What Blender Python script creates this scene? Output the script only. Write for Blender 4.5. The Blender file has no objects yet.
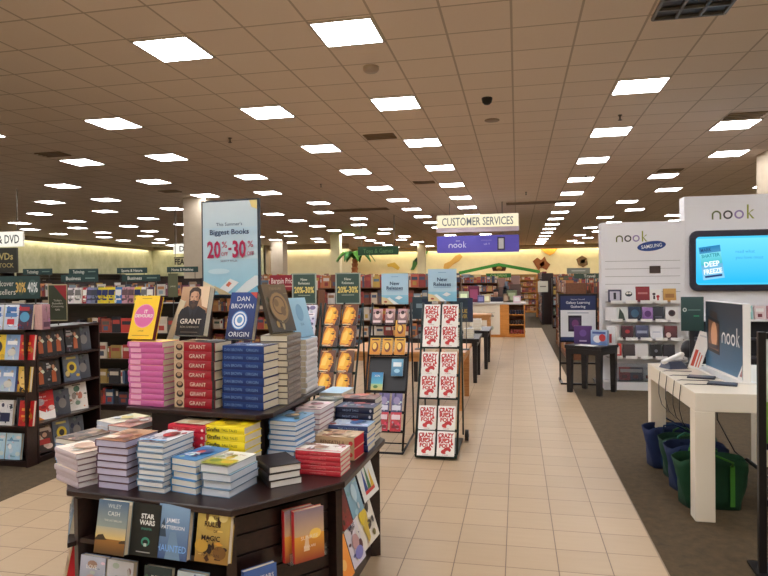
LIGHT, COVE, SCREEN, BACKLIT, EXPO = 25.5, 24.0, 1.3, 1.05, 0.0
TILE1, TILE2, TILEG = (170, 146, 115), (188, 163, 131), (112, 90, 68)
CEIL1, CEIL2, CEILG = (238, 223, 209), (246, 232, 219), (198, 182, 166)
CARP1, CARP2 = (61, 48, 28), (86, 69, 43)
import bpy, math, random
from mathutils import Matrix, Vector, Euler
SC = bpy.context.scene
COL = SC.collection
PI = math.pi
rng = random.Random(11)

# ------------------------------------------------------------------ camera
FPX, CX, CY, CAMH = 625.0, 384.0, 288.0, 1.70
yaw = math.atan(133 / FPX); pit = math.atan(6.5 / FPX); roll = 0.011
Fv = Vector((-math.sin(yaw) * math.cos(pit), math.cos(yaw) * math.cos(pit), -math.sin(pit)))
R0 = Vector((math.cos(yaw), math.sin(yaw), 0)); U0 = R0.cross(Fv)
Rv = R0 * math.cos(roll) - U0 * math.sin(roll); Uv = Rv.cross(Fv)
EYE = Vector((0, 0, CAMH))
def ray(x, y): return Fv + Rv * ((x - CX) / FPX) - Uv * ((y - CY) / FPX)
def atz(x, y, z):
    d = ray(x, y); return EYE + d * ((z - CAMH) / d.z)
def aty(x, y, Y):
    d = ray(x, y); return EYE + d * (Y / d.y)
def atx(x, y, X):
    d = ray(x, y); return EYE + d * (X / d.x)
cam = bpy.data.cameras.new('camera'); camo = bpy.data.objects.new('camera', cam); COL.objects.link(camo)
cam.sensor_width = 36; cam.lens = FPX / 768 * 36; cam.clip_end = 200; cam.clip_start = 0.05
m3 = Matrix((Rv, Uv, -Fv)).transposed()
camo.matrix_world = Matrix.Translation(EYE) @ m3.to_4x4()
SC.camera = camo

# ------------------------------------------------------------------ colours and materials
def lin(c):
    r = []
    for v in c[:3]:
        v = v / 255.0
        r.append(v / 12.92 if v <= 0.04045 else ((v + 0.055) / 1.055) ** 2.4)
    return (r[0], r[1], r[2], 1.0)
MATS = {}
def newmat(name):
    m = bpy.data.materials.new(name); m.use_nodes = True
    nt = m.node_tree; b = nt.nodes['Principled BSDF']
    MATS[name] = m
    return m, nt, b
def attr_mat(name, rough=0.5, metal=0.0, noise=0.06, nscale=30.0, coat=0.0, spec=0.5, bump=0.0, bscale=200.0, trans=0.0):
    m, nt, b = newmat(name)
    a = nt.nodes.new('ShaderNodeAttribute'); a.attribute_name = 'Col'
    tc = nt.nodes.new('ShaderNodeTexCoord')
    nz = nt.nodes.new('ShaderNodeTexNoise'); nz.inputs['Scale'].default_value = nscale
    nt.links.new(tc.outputs['Object'], nz.inputs['Vector'])
    mr = nt.nodes.new('ShaderNodeMapRange')
    mr.inputs['To Min'].default_value = 1 - noise; mr.inputs['To Max'].default_value = 1 + noise
    nt.links.new(nz.outputs['Fac'], mr.inputs['Value'])
    mx = nt.nodes.new('ShaderNodeVectorMath'); mx.operation = 'SCALE'
    nt.links.new(a.outputs['Color'], mx.inputs[0]); nt.links.new(mr.outputs['Result'], mx.inputs['Scale'])
    nt.links.new(mx.outputs['Vector'], b.inputs['Base Color'])
    b.inputs['Roughness'].default_value = rough; b.inputs['Metallic'].default_value = metal
    b.inputs['Coat Weight'].default_value = coat; b.inputs['Specular IOR Level'].default_value = spec
    b.inputs['Transmission Weight'].default_value = trans
    if bump:
        n2 = nt.nodes.new('ShaderNodeTexNoise'); n2.inputs['Scale'].default_value = bscale
        nt.links.new(tc.outputs['Object'], n2.inputs['Vector'])
        bp = nt.nodes.new('ShaderNodeBump'); bp.inputs['Strength'].default_value = bump; bp.inputs['Distance'].default_value = 0.002
        nt.links.new(n2.outputs['Fac'], bp.inputs['Height']); nt.links.new(bp.outputs['Normal'], b.inputs['Normal'])
    return m
attr_mat('print', 0.38, noise=0.05, nscale=25)
attr_mat('card', 0.7, noise=0.02)
attr_mat('plastic', 0.35, noise=0.02)
attr_mat('laminate', 0.3, noise=0.02, nscale=4)
attr_mat('metal', 0.4, metal=0.3, noise=0.05)
attr_mat('fabric', 0.9, noise=0.18, nscale=18, bump=0.5, bscale=400)
attr_mat('skin', 0.6, noise=0.05)
attr_mat('paint', 0.85, noise=0.03, nscale=1.5)
attr_mat('foliage', 0.6, noise=0.2, nscale=10)
attr_mat('acrylic', 0.05, noise=0.0, trans=0.95)
attr_mat('farprint', 0.6, noise=0.15, nscale=9)
# page edges: thin layered lines along local z
m, nt, b = newmat('pages')
a = nt.nodes.new('ShaderNodeAttribute'); a.attribute_name = 'Col'
tc = nt.nodes.new('ShaderNodeTexCoord')
mp = nt.nodes.new('ShaderNodeMapping'); mp.inputs['Scale'].default_value = (6, 6, 1400)
nz = nt.nodes.new('ShaderNodeTexNoise'); nz.inputs['Scale'].default_value = 1.0
nt.links.new(tc.outputs['Object'], mp.inputs['Vector']); nt.links.new(mp.outputs['Vector'], nz.inputs['Vector'])
mr = nt.nodes.new('ShaderNodeMapRange'); mr.inputs['To Min'].default_value = 0.82; mr.inputs['To Max'].default_value = 1.08
nt.links.new(nz.outputs['Fac'], mr.inputs['Value'])
mx = nt.nodes.new('ShaderNodeVectorMath'); mx.operation = 'SCALE'
nt.links.new(a.outputs['Color'], mx.inputs[0]); nt.links.new(mr.outputs['Result'], mx.inputs['Scale'])
nt.links.new(mx.outputs['Vector'], b.inputs['Base Color']); b.inputs['Roughness'].default_value = 0.85
def wood_mat(name, c1, c2, rough, sc=(3, 40, 40)):
    m, nt, b = newmat(name)
    tc = nt.nodes.new('ShaderNodeTexCoord'); mp = nt.nodes.new('ShaderNodeMapping'); mp.inputs['Scale'].default_value = sc
    nz = nt.nodes.new('ShaderNodeTexNoise'); nz.inputs['Scale'].default_value = 1.2; nz.inputs['Detail'].default_value = 6
    cr = nt.nodes.new('ShaderNodeValToRGB')
    cr.color_ramp.elements[0].position = 0.3; cr.color_ramp.elements[1].position = 0.75
    cr.color_ramp.elements[0].color = lin(c1); cr.color_ramp.elements[1].color = lin(c2)
    nt.links.new(tc.outputs['Object'], mp.inputs['Vector']); nt.links.new(mp.outputs['Vector'], nz.inputs['Vector'])
    nt.links.new(nz.outputs['Fac'], cr.inputs['Fac']); nt.links.new(cr.outputs['Color'], b.inputs['Base Color'])
    b.inputs['Roughness'].default_value = rough
wood_mat('espresso', (28, 16, 15), (48, 27, 24), 0.3)
wood_mat('blackwood', (22, 20, 22), (34, 31, 33), 0.35)
wood_mat('oak', (176, 120, 66), (206, 150, 92), 0.4)
wood_mat('honey', (196, 124, 48), (222, 150, 70), 0.4)
wood_mat('brown', (96, 58, 36), (130, 82, 52), 0.5)
def emit_mat(name, strength):
    m, nt, b = newmat(name)
    nt.nodes.remove(b)
    e = nt.nodes.new('ShaderNodeEmission'); a = nt.nodes.new('ShaderNodeAttribute'); a.attribute_name = 'Col'
    nt.links.new(a.outputs['Color'], e.inputs['Color']); e.inputs['Strength'].default_value = strength
    nt.links.new(e.outputs['Emission'], nt.nodes['Material Output'].inputs['Surface'])
emit_mat('panel_light', LIGHT)
emit_mat('cove_light', COVE)
emit_mat('screen', SCREEN)
emit_mat('backlit', BACKLIT)
# grid surfaces
def grid_mat(name, size, ox, oy, groove, c1, c2, cg, rough, mott=2.0, bump=0.3, stretch=None):
    m, nt, b = newmat(name)
    L = nt.links
    geo = nt.nodes.new('ShaderNodeNewGeometry'); sep = nt.nodes.new('ShaderNodeSeparateXYZ')
    L.new(geo.outputs['Position'], sep.inputs[0])
    def mth(op, a, bb):
        n = nt.nodes.new('ShaderNodeMath'); n.operation = op
        for i, v in enumerate((a, bb)):
            if v is None: continue
            if isinstance(v, (int, float)): n.inputs[i].default_value = v
            else: L.new(v, n.inputs[i])
        return n.outputs[0]
    outs = []; cells = []
    for ax, o in (('X', ox), ('Y', oy)):
        t = mth('DIVIDE', mth('SUBTRACT', sep.outputs[ax], o), size)
        cells.append(mth('FLOOR', t, None))
        fr = mth('FRACT', t, None)
        d = mth('ABSOLUTE', mth('SUBTRACT', fr, 0.5), None)
        outs.append(mth('GREATER_THAN', d, 0.5 - groove / size / 2))
    g = mth('MAXIMUM', outs[0], outs[1])
    cmb = nt.nodes.new('ShaderNodeCombineXYZ'); L.new(cells[0], cmb.inputs[0]); L.new(cells[1], cmb.inputs[1])
    wn = nt.nodes.new('ShaderNodeTexWhiteNoise'); wn.noise_dimensions = '3D'; L.new(cmb.outputs[0], wn.inputs['Vector'])
    nz = nt.nodes.new('ShaderNodeTexNoise'); nz.inputs['Scale'].default_value = mott; nz.inputs['Detail'].default_value = 5
    mpp = nt.nodes.new('ShaderNodeMapping'); mpp.inputs['Scale'].default_value = stretch or (1, 1, 1)
    L.new(geo.outputs['Position'], mpp.inputs['Vector']); L.new(mpp.outputs['Vector'], nz.inputs['Vector'])
    f = mth('ADD', mth('MULTIPLY', wn.outputs['Value'], 0.45), mth('MULTIPLY', nz.outputs['Fac'], 0.55))
    mix = nt.nodes.new('ShaderNodeMix'); mix.data_type = 'RGBA'
    mix.inputs[6].default_value = lin(c1); mix.inputs[7].default_value = lin(c2); L.new(f, mix.inputs[0])
    mix2 = nt.nodes.new('ShaderNodeMix'); mix2.data_type = 'RGBA'
    L.new(mix.outputs[2], mix2.inputs[6]); mix2.inputs[7].default_value = lin(cg); L.new(g, mix2.inputs[0])
    L.new(mix2.outputs[2], b.inputs['Base Color']); b.inputs['Roughness'].default_value = rough
    bp = nt.nodes.new('ShaderNodeBump'); bp.inputs['Strength'].default_value = bump; bp.inputs['Distance'].default_value = 0.003
    inv = mth('SUBTRACT', 1.0, g); L.new(inv, bp.inputs['Height']); L.new(bp.outputs['Normal'], b.inputs['Normal'])
    return m
grid_mat('floor_tile', 0.305, -0.08, 4.05, 0.006, TILE1, TILE2, TILEG, 0.42, mott=4, stretch=(1, 6, 1))
grid_mat('ceiling_tile', 0.61, -1.555 + 0.305, 5.75 + 0.305, 0.022, CEIL1, CEIL2, CEILG, 0.95, mott=25, bump=0.2)
def noise_mat(name, c1, c2, scale, rough=0.95, bump=0.6, bs=300, stretch=(1, 1, 1)):
    m, nt, b = newmat(name); L = nt.links
    geo = nt.nodes.new('ShaderNodeNewGeometry'); mp = nt.nodes.new('ShaderNodeMapping'); mp.inputs['Scale'].default_value = stretch
    L.new(geo.outputs['Position'], mp.inputs['Vector'])
    nz = nt.nodes.new('ShaderNodeTexNoise'); nz.inputs['Scale'].default_value = scale; nz.inputs['Detail'].default_value = 8; nz.inputs['Roughness'].default_value = 0.7
    L.new(mp.outputs['Vector'], nz.inputs['Vector'])
    cr = nt.nodes.new('ShaderNodeValToRGB'); cr.color_ramp.elements[0].position = 0.32; cr.color_ramp.elements[1].position = 0.68
    cr.color_ramp.elements[0].color = lin(c1); cr.color_ramp.elements[1].color = lin(c2)
    L.new(nz.outputs['Fac'], cr.inputs['Fac']); L.new(cr.outputs['Color'], b.inputs['Base Color'])
    b.inputs['Roughness'].default_value = rough
    n2 = nt.nodes.new('ShaderNodeTexNoise'); n2.inputs['Scale'].default_value = bs; L.new(geo.outputs['Position'], n2.inputs['Vector'])
    bp = nt.nodes.new('ShaderNodeBump'); bp.inputs['Strength'].default_value = bump; bp.inputs['Distance'].default_value = 0.004
    L.new(n2.outputs['Fac'], bp.inputs['Height']); L.new(bp.outputs['Normal'], b.inputs['Normal'])
noise_mat('carpet', CARP1, CARP2, 14)
noise_mat('green_wall', (176, 176, 134), (218, 214, 178), 1.3, bump=0.1, stretch=(1.2, 1.2, 0.8))
noise_mat('yellow_wall', (240, 226, 168), (250, 238, 184), 1.5, bump=0.05)
noise_mat('cream_wall', (226, 210, 164), (236, 222, 178), 1.5, bump=0.05)
noise_mat('beige_wall', (176, 160, 138), (190, 174, 152), 1.5, bump=0.05)

# ------------------------------------------------------------------ mesh builder
_TXT = {}
def tmesh(s, bold=0.0):
    k = (s, bold)
    if k not in _TXT:
        c = bpy.data.curves.new('lettering', 'FONT'); c.body = s; c.resolution_u = 2; c.offset = bold
        o = bpy.data.objects.new('lettering', c); me = o.to_mesh()
        vs = [(v.co.x, v.co.y) for v in me.vertices]; fs = [tuple(p.vertices) for p in me.polygons]
        o.to_mesh_clear(); bpy.data.objects.remove(o); bpy.data.curves.remove(c)
        x0 = min(v[0] for v in vs); x1 = max(v[0] for v in vs)
        _TXT[k] = ([(v[0] - x0, v[1]) for v in vs], fs, x1 - x0)
    return _TXT[k]
I4 = Matrix.Identity(4)
class MB:
    def __init__(s): s.v = []; s.f = []; s.mi = []; s.c = []; s.mats = []; s.sm = []
    def _m(s, mat):
        if mat not in s.mats: s.mats.append(mat)
        return s.mats.index(mat)
    def add(s, vs, fs, col, mat, M=None, smooth=False):
        n = len(s.v); mi = s._m(mat)
        if M is not None: vs = [M @ Vector(v) for v in vs]
        s.v.extend([tuple(v) for v in vs])
        percorner = isinstance(col, dict)
        if not percorner: lc = lin(col)
        for f in fs:
            s.f.append(tuple(i + n for i in f)); s.mi.append(mi); s.sm.append(smooth)
            s.c.append([col[i] for i in f] if percorner else [lc] * len(f))
        return s
    def box(s, a, b, col=(200, 200, 200), mat='plastic', M=None):
        x0, y0, z0 = a; x1, y1, z1 = b
        vs = [(x0,y0,z0),(x1,y0,z0),(x1,y1,z0),(x0,y1,z0),(x0,y0,z1),(x1,y0,z1),(x1,y1,z1),(x0,y1,z1)]
        return s.add(vs, [(0,3,2,1),(4,5,6,7),(0,1,5,4),(1,2,6,5),(2,3,7,6),(3,0,4,7)], col, mat, M)
    def bbox(s, a, b, r, col, mat, M=None):   # box with chamfered vertical edges and softened top
        x0, y0, z0 = a; x1, y1, z1 = b
        r = min(r, (x1-x0)/3, (y1-y0)/3)
        pts = [(x0+r,y0),(x1-r,y0),(x1,y0+r),(x1,y1-r),(x1-r,y1),(x0+r,y1),(x0,y1-r),(x0,y0+r)]
        s.prism(pts, z0, z1 - r*0.6, col, mat, M, cap=False)
        cx, cy = (x0+x1)/2, (y0+y1)/2
        def ins(p): return (cx + (p[0]-cx)*(1-2*r*0.6/(x1-x0)), cy + (p[1]-cy)*(1-2*r*0.6/(y1-y0)))
        n = 8
        vs = [(p[0],p[1],z1-r*0.6) for p in pts] + [(*ins(p), z1) for p in pts]
        fs = [(i,(i+1)%n,(i+1)%n+n,i+n) for i in range(n)] + [tuple(range(n,2*n))]
        s.add(vs, fs, col, mat, M)
        s.add([(p[0],p[1],z0) for p in pts], [tuple(range(n-1,-1,-1))], col, mat, M)
        return s
    def prism(s, pts, z0, z1, col, mat, M=None, cap=True):
        n = len(pts)
        vs = [(p[0],p[1],z0) for p in pts] + [(p[0],p[1],z1) for p in pts]
        fs = [(i,(i+1)%n,(i+1)%n+n,i+n) for i in range(n)]
        if cap: fs += [tuple(range(n-1,-1,-1)), tuple(range(n,2*n))]
        return s.add(vs, fs, col, mat, M)
    def frustum(s, p0, p1, z0, z1, col, mat, M=None, cap=True):
        n = len(p0)
        vs = [(p[0],p[1],z0) for p in p0] + [(p[0],p[1],z1) for p in p1]
        fs = [(i,(i+1)%n,(i+1)%n+n,i+n) for i in range(n)]
        if cap: fs += [tuple(range(n-1,-1,-1)), tuple(range(n,2*n))]
        return s.add(vs, fs, col, mat, M)
    def cyl(s, p, q, r, col, mat, n=10, r2=None, M=None):
        p = Vector(p); q = Vector(q); d = (q-p).normalized(); r2 = r if r2 is None else r2
        u = d.orthogonal().normalized(); w = d.cross(u)
        vs = [p+(u*math.cos(2*PI*i/n)+w*math.sin(2*PI*i/n))*r for i in range(n)] + [q+(u*math.cos(2*PI*i/n)+w*math.sin(2*PI*i/n))*r2 for i in range(n)]
        fs = [(i,(i+1)%n,(i+1)%n+n,i+n) for i in range(n)]
        s.add(vs, fs, col, mat, M, smooth=True)
        s.add(vs[:n], [tuple(range(n-1,-1,-1))], col, mat, M); s.add(vs[n:], [tuple(range(n))], col, mat, M)
        return s
    def tube(s, pts, r, col, mat, n=6, M=None):
        pts = [Vector(p) for p in pts]; rings = []; prev = None
        for i, p in enumerate(pts):
            d = (pts[min(i+1,len(pts)-1)] - pts[max(i-1,0)]).normalized()
            u = d.orthogonal().normalized() if prev is None else (prev - d*prev.dot(d)).normalized()
            prev = u; w = d.cross(u)
            rings.append([p+(u*math.cos(2*PI*k/n)+w*math.sin(2*PI*k/n))*r for k in range(n)])
        vs = [v for rg in rings for v in rg]; fs = []
        for i in range(len(pts)-1):
            for k in range(n): fs.append((i*n+k, i*n+(k+1)%n, (i+1)*n+(k+1)%n, (i+1)*n+k))
        fs += [tuple(range(n-1,-1,-1)), tuple((len(pts)-1)*n+k for k in range(n))]
        return s.add(vs, fs, col, mat, M, smooth=True)
    def ball(s, c, rx, ry, rz, col, mat, n=12, m=8, M=None):
        vs = []; fs = []
        for j in range(m+1):
            a = PI*j/m
            for i in range(n):
                t = 2*PI*i/n; vs.append((c[0]+rx*math.sin(a)*math.cos(t), c[1]+ry*math.sin(a)*math.sin(t), c[2]+rz*math.cos(a)))
        for j in range(m):
            for i in range(n): fs.append((j*n+i, (j+1)*n+i, (j+1)*n+(i+1)%n, j*n+(i+1)%n))
        return s.add(vs, fs, col, mat, M, smooth=True)
    def lathe(s, prof, col, mat, n=16, M=None, c=(0,0)):
        vs = []; fs = []
        for r, z in prof:
            for i in range(n): vs.append((c[0]+r*math.cos(2*PI*i/n), c[1]+r*math.sin(2*PI*i/n), z))
        for j in range(len(prof)-1):
            for i in range(n): fs.append((j*n+i, j*n+(i+1)%n, (j+1)*n+(i+1)%n, (j+1)*n+i))
        return s.add(vs, fs, col, mat, M, smooth=True)
    def text(s, M, t, cx, cy, cap, col, mat='print', maxw=None, bold=0.0, sx=1.0, align='c'):
        vs, fs, w = tmesh(t, bold); k = cap/0.69; kx = k*sx
        if maxw and w*kx > maxw: kx = maxw/w
        ox = cx - w*kx/2 if align == 'c' else cx
        s.add([(ox+x*kx, cy - cap/2 + y*k, 0) for x, y in vs], fs, col, mat, M)
        return s
    def mesh(s, name):
        me = bpy.data.meshes.new(name); me.from_pydata(s.v, [], s.f)
        for mt in s.mats: me.materials.append(MATS[mt])
        me.polygons.foreach_set('material_index', s.mi)
        me.polygons.foreach_set('use_smooth', s.sm)
        ca = me.color_attributes.new('Col', 'FLOAT_COLOR', 'CORNER')
        ca.data.foreach_set('color', [x for fc in s.c for cc in fc for x in cc])
        me.update(); return me
    def build(s, name, parent=None, loc=(0,0,0), rz=0.0, M=None):
        o = bpy.data.objects.new(name, s.mesh(name)); COL.objects.link(o)
        if parent is not None: o.parent = parent
        if M is not None: o.matrix_world = M
        else: o.location = loc; o.rotation_euler = (0,0,rz)
        return o
def tag(o, label=None, cat=None, group=None, kind=None):
    if label: o['label'] = label
    if cat: o['category'] = cat
    if group: o['group'] = group
    if kind: o['kind'] = kind
    return o
def thing(name, label, cat, loc=(0,0,0), rz=0.0, group=None, M=None):
    o = bpy.data.objects.new(name, None); COL.objects.link(o); o.empty_display_size = 0.05
    if M is not None: o.matrix_world = M
    else: o.location = loc; o.rotation_euler = (0,0,rz)
    return tag(o, label, cat, group)
def soften(o, w=0.004, seg=2):
    md = o.modifiers.new('edge', 'BEVEL'); md.width = w; md.segments = seg; md.limit_method = 'ANGLE'; md.angle_limit = math.radians(40)
    return o
T = Matrix.Translation
def RX(a): return Matrix.Rotation(a, 4, 'X')
def RY(a): return Matrix.Rotation(a, 4, 'Y')
def RZ(a): return Matrix.Rotation(a, 4, 'Z')
def frameM(org, xdir, ydir):   # local x, y directions and an origin
    x = Vector(xdir).normalized(); y = Vector(ydir).normalized(); z = x.cross(y)
    m = Matrix((x, y, z)).transposed().to_4x4(); m.translation = Vector(org); return m
def facing(org, rz=0.0, lean=0.0):   # print plane facing -Y, x to the right, y up
    return T(Vector(org)) @ RZ(rz) @ RX(PI/2 - lean)
# flat printed artwork: elements in the unit square of a w x h sheet
def paint(mb, M, w, h, art, mat='print', lift=0.00035):
    k = 0
    for e in art:
        k += 1; Mz = M @ T((0, 0, lift*k)); t = e[0]
        if t == 'bg' or t == 'grad':
            x0, y0, x1, y1 = (0, 0, 1, 1) if t == 'bg' else e[1:5]
            cb, ct = (e[1], e[2]) if t == 'bg' else (e[5], e[6])
            mb.add([(x0*w,y0*h,0),(x1*w,y0*h,0),(x1*w,y1*h,0),(x0*w,y1*h,0)], [(0,1,2,3)], {0: lin(cb), 1: lin(cb), 2: lin(ct), 3: lin(ct)}, mat, Mz)
        elif t == 'rect':
            x0, y0, x1, y1, c = e[1:6]
            mb.add([(x0*w,y0*h,0),(x1*w,y0*h,0),(x1*w,y1*h,0),(x0*w,y1*h,0)], [(0,1,2,3)], c, mat, Mz)
        elif t == 'disc':
            cx, cy, rx, ry, c = e[1:6]; n = e[6] if len(e) > 6 else 18
            mb.add([((cx+rx*math.cos(2*PI*i/n))*w, (cy+ry*math.sin(2*PI*i/n))*h, 0) for i in range(n)], [tuple(range(n))], c, mat, Mz)
        elif t == 'ring':
            cx, cy, rx, ry, wd, c = e[1:7]; n = 20
            vs = [((cx+rx*math.cos(2*PI*i/n))*w, (cy+ry*math.sin(2*PI*i/n))*h, 0) for i in range(n)] + [((cx+rx*wd*math.cos(2*PI*i/n))*w, (cy+ry*wd*math.sin(2*PI*i/n))*h, 0) for i in range(n)]
            mb.add(vs, [(i,(i+1)%n,(i+1)%n+n,i+n) for i in range(n)], c, mat, Mz)
        elif t == 'poly':
            mb.add([(x*w, y*h, 0) for x, y in e[1]], [tuple(range(len(e[1])))], e[2], mat, Mz)
        elif t == 'text':   # text, cx, cy, cap (of h), max width (of w), colour, bold
            mb.text(Mz, e[1], e[2]*w, e[3]*h, e[4]*h, e[6], mat, maxw=e[5]*w, bold=(e[7] if len(e) > 7 else 0.0), sx=(e[8] if len(e) > 8 else 1.0))
    return mb
# ------------------------------------------------------------------ room shell
def struct(name, mb, label=None, **k):
    o = mb.build(name, **k); o['kind'] = 'structure'
    if label: o['label'] = label
    return o
YB, YF, XL, XR, ZC = 46.0, -6.0, -23.4, 10.0, 4.08
struct('floor', MB().box((XL, YF, -0.1), (XR, YB, 0.0), (110, 95, 75), 'carpet'), 'brown grey store carpet')
struct('floor_tile_path', MB().box((-3.98, YF, 0.0), (0.84, 22.7, 0.004), (200, 180, 155), 'floor_tile'), 'beige square tiled aisle path')
struct('ceiling', MB().box((XL, YF, ZC), (XR, YB, ZC+0.1), (200, 180, 160), 'ceiling_tile'), 'suspended ceiling of square tiles')
struct('wall_left', MB().box((XL-0.15, YF, 0), (XL, YB, ZC), (190, 186, 140), 'green_wall'), 'olive green washed wall')
struct('wall_right', MB().box((XR, YF, 0), (XR+0.15, YB, ZC), (200, 180, 150), 'cream_wall'))
struct('wall_front', MB().box((XL, YF-0.15, 0), (XR, YF, ZC), (190, 176, 150), 'cream_wall'))
struct('wall_back', MB().box((-14.5, YB-1.6, 0), (XR, YB-1.45, ZC), (240, 220, 140), 'yellow_wall'), 'bright yellow washed wall behind the childrens area')
struct('wall_back_green', MB().box((XL, 37.0, 0), (-15.5, 37.15, ZC), (190, 186, 140), 'green_wall'), 'olive green washed wall meeting the long green wall')
struct('wall_back_cream', MB().box((-16.2, 38.0, 0), (-10.2, 38.15, 3.78), (230, 215, 170), 'cream_wall'), 'pale cream wall section between columns')
struct('wall_return', MB().box((-15.6, 37.0, 0), (-15.45, 44.6, ZC), (200, 180, 150), 'beige_wall'))
# cove fascias that hide the wall washing tubes
struct('trim_1', MB().box((XL+0.35, YF, 3.86), (XL+0.4, 37.0, ZC), (176, 158, 130), 'paint'))
struct('trim_2', MB().box((-14.5, YB-2.15, 3.80), (XR, YB-2.1, ZC), (186, 162, 120), 'paint'))
struct('trim_3', MB().box((XL, 36.55, 3.86), (-15.5, 36.6, ZC), (176, 158, 130), 'paint'))
struct('trim_4', MB().box((-16.2, 37.5, 3.76), (-10.2, 37.55, ZC), (176, 158, 130), 'paint'))
def cove(name, a, b, label):
    t = thing(name, label, 'cove light', ((a[0]+b[0])/2, (a[1]+b[1])/2, a[2]), group='wall washing cove lights')
    dx, dy = (b[0]-a[0])/2, (b[1]-a[1])/2
    MB().box((-max(dx,0.03), -max(dy,0.03), 0.05), (max(dx,0.03), max(dy,0.03), 0.09), (220,220,220), 'plastic').build('housing', t)
    MB().box((-max(dx,0.02), -max(dy,0.02), 0.0), (max(dx,0.02), max(dy,0.02), 0.04), (255,246,222), 'cove_light').build('tube', t)
cove('cove_light', (XL+0.2, 6, 3.95), (XL+0.2, 36.5, 3.95), 'long tube light washing the top of the side green wall')
cove('cove_light', (-14.3, YB-1.85, 3.93), (XR-0.2, YB-1.85, 3.93), 'long tube light washing the top of the yellow wall')
cove('cove_light', (XL+0.6, 36.8, 3.95), (-15.8, 36.8, 3.95), 'tube light washing the green end wall')
cove('cove_light', (-16.0, 37.75, 3.85), (-10.4, 37.75, 3.85), 'tube light washing the cream wall section')

ORD = ['first','second','third','fourth','fifth','sixth','seventh','eighth','ninth','tenth','eleventh','twelfth','thirteenth','fourteenth','fifteenth','sixteenth','seventeenth','eighteenth','nineteenth','twentieth','twenty-first','twenty-second']
# ceiling light panels
fr = MB()
for a, b_ in (((-.305,-.305,-.012),(.305,-.28,0)),((-.305,.28,-.012),(.305,.305,0)),((-.305,-.28,-.012),(-.28,.28,0)),((.28,-.28,-.012),(.305,.28,0))): fr.box(a, b_, (205,196,184), 'paint')
FR = fr.mesh('frame')
DF = MB().box((-.282,-.282,-.010),(.282,.282,-.002),(250,250,253),'panel_light').mesh('diffuser')
def mk(name, me, parent=None):
    o = bpy.data.objects.new(name, me); COL.objects.link(o)
    if parent is not None: o.parent = parent
    return o
lp = None
cols_odd = [(-20.2,'ninth'),(-17.9,'eighth'),(-15.5,'seventh'),(-13.05,'sixth'),(-10.64,'fifth'),(-8.22,'fourth'),(-5.80,'third'),(-3.38,'second'),(-1.556,'first'),(1.5,'R1'),(3.98,'R2'),(6.4,'R3')]
cols_even = [(-20.8,'ninth'),(-18.5,'eighth'),(-16.1,'seventh'),(-13.05,'sixth'),(-11.24,'fifth'),(-8.22,'fourth'),(-6.41,'third'),(-3.38,'second'),(-1.556,'first'),(1.5,'R1'),(3.33,'R2'),(5.8,'R3')]
for j in range(-4, 16):
    y = 5.79 + 2.437*j
    for x, cn in (cols_odd if j % 2 else cols_even):
        if y > 36.3 and x < -10: continue
        if j == 0 and cn == 'R1': continue
        row = {'R1': 'the row directly over the aisle edge', 'R2': 'the first row over the ereader side', 'R3': 'the outer row over the ereader side', 'first': 'the row left of the aisle'}.get(cn, 'the %s row left of the aisle' % cn)
        lab = 'glowing square ceiling panel, %s from the camera in %s' % (ORD[j], row) if j >= 0 else 'glowing square ceiling panel behind the camera in %s' % row
        if lp is None:
            lp = thing('ceiling_light', lab, 'ceiling light', (x, y, ZC), group='lit ceiling panels'); mk('frame', FR, lp); mk('diffuser', DF, lp); o = lp
        else:
            o = lp.copy(); COL.objects.link(o); o.location = (x, y, ZC); o['label'] = lab
            for ch in lp.children:
                c = ch.copy(); COL.objects.link(c); c.parent = o
# the unlit louvred fixture
t = thing('ceiling_light', 'unlit dark louvred ceiling fixture at the top edge', 'ceiling light', (1.53, 5.82, ZC))
mb = MB().box((-.305,-.305,-.006),(.305,.305,-.001),(60,56,54),'metal'); mb.build('housing', t)
mb = MB()
for i in range(4): mb.box((-.30+.2*i-.012,-.3,-.03),(-.30+.2*i+.012,.3,-.006),(120,116,112),'metal')
for i in range(4): mb.box((-.3,-.30+.2*i-.012,-.03),(.3,-.30+.2*i+.012,-.006),(120,116,112),'metal')
mb.build('louvre', t)
# vents, detectors, speakers on the ceiling
def vent(px, py, lab, w=.5, d=.3, n=3):
    p = atz(px, py, ZC); t = thing('ceiling_vent', lab, 'ceiling vent', (p.x, p.y, ZC))
    MB().box((-w/2,-d/2,-.004),(w/2,d/2,0),(112,92,76),'metal').build('backing', t)
    mb = MB()
    for i in range(n+1):
        y = -d/2 + d*i/n; mb.box((-w/2,y-.02,-.02),(w/2,y+.02,-.004),(150,128,104),'metal')
    mb.build('grille', t)
for a in [(53,154,'dark slotted vent far over the long green wall'),(380,136,'dark slotted vent beside the second row of lights'),(745,115,'dark slotted vent at the upper right over the ereader area'),(424,182,'small slotted vent before the customer services sign'),(670,170,'slotted vent by the lights over the ereader wall'),(170,191,'slotted vent in front of the big beige column')]: vent(*a)
for i, (px, py) in enumerate([(350,210),(370,209),(526,203),(549,202)]):
    vent(px, py, ['left slot of the dark double vent beyond the poster','right slot of the dark double vent beyond the poster','left slot of the dark double vent over the aisle','right slot of the dark double vent over the aisle'][i], 1.2, .5, 2)
def ceil_small(name, cat, px, py, lab, prof, col):
    p = atz(px, py, ZC); o = MB().lathe([(r, -z) for r, z in prof], col, 'plastic').build(name, loc=(p.x, p.y, ZC)); tag(o, lab, cat)
ceil_small('smoke_detector', 'smoke detector', 371, 67, 'beige smoke detector below the second large light panel', [(.09,0),(.09,.03),(.07,.055),(0,.06)], (176,158,140))
ceil_small('security_camera', 'camera', 487, 98, 'black dome camera on the ceiling above the aisle', [(.07,0),(.07,.02),(.06,.06),(.035,.085),(0,.09)], (25,22,22))
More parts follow.
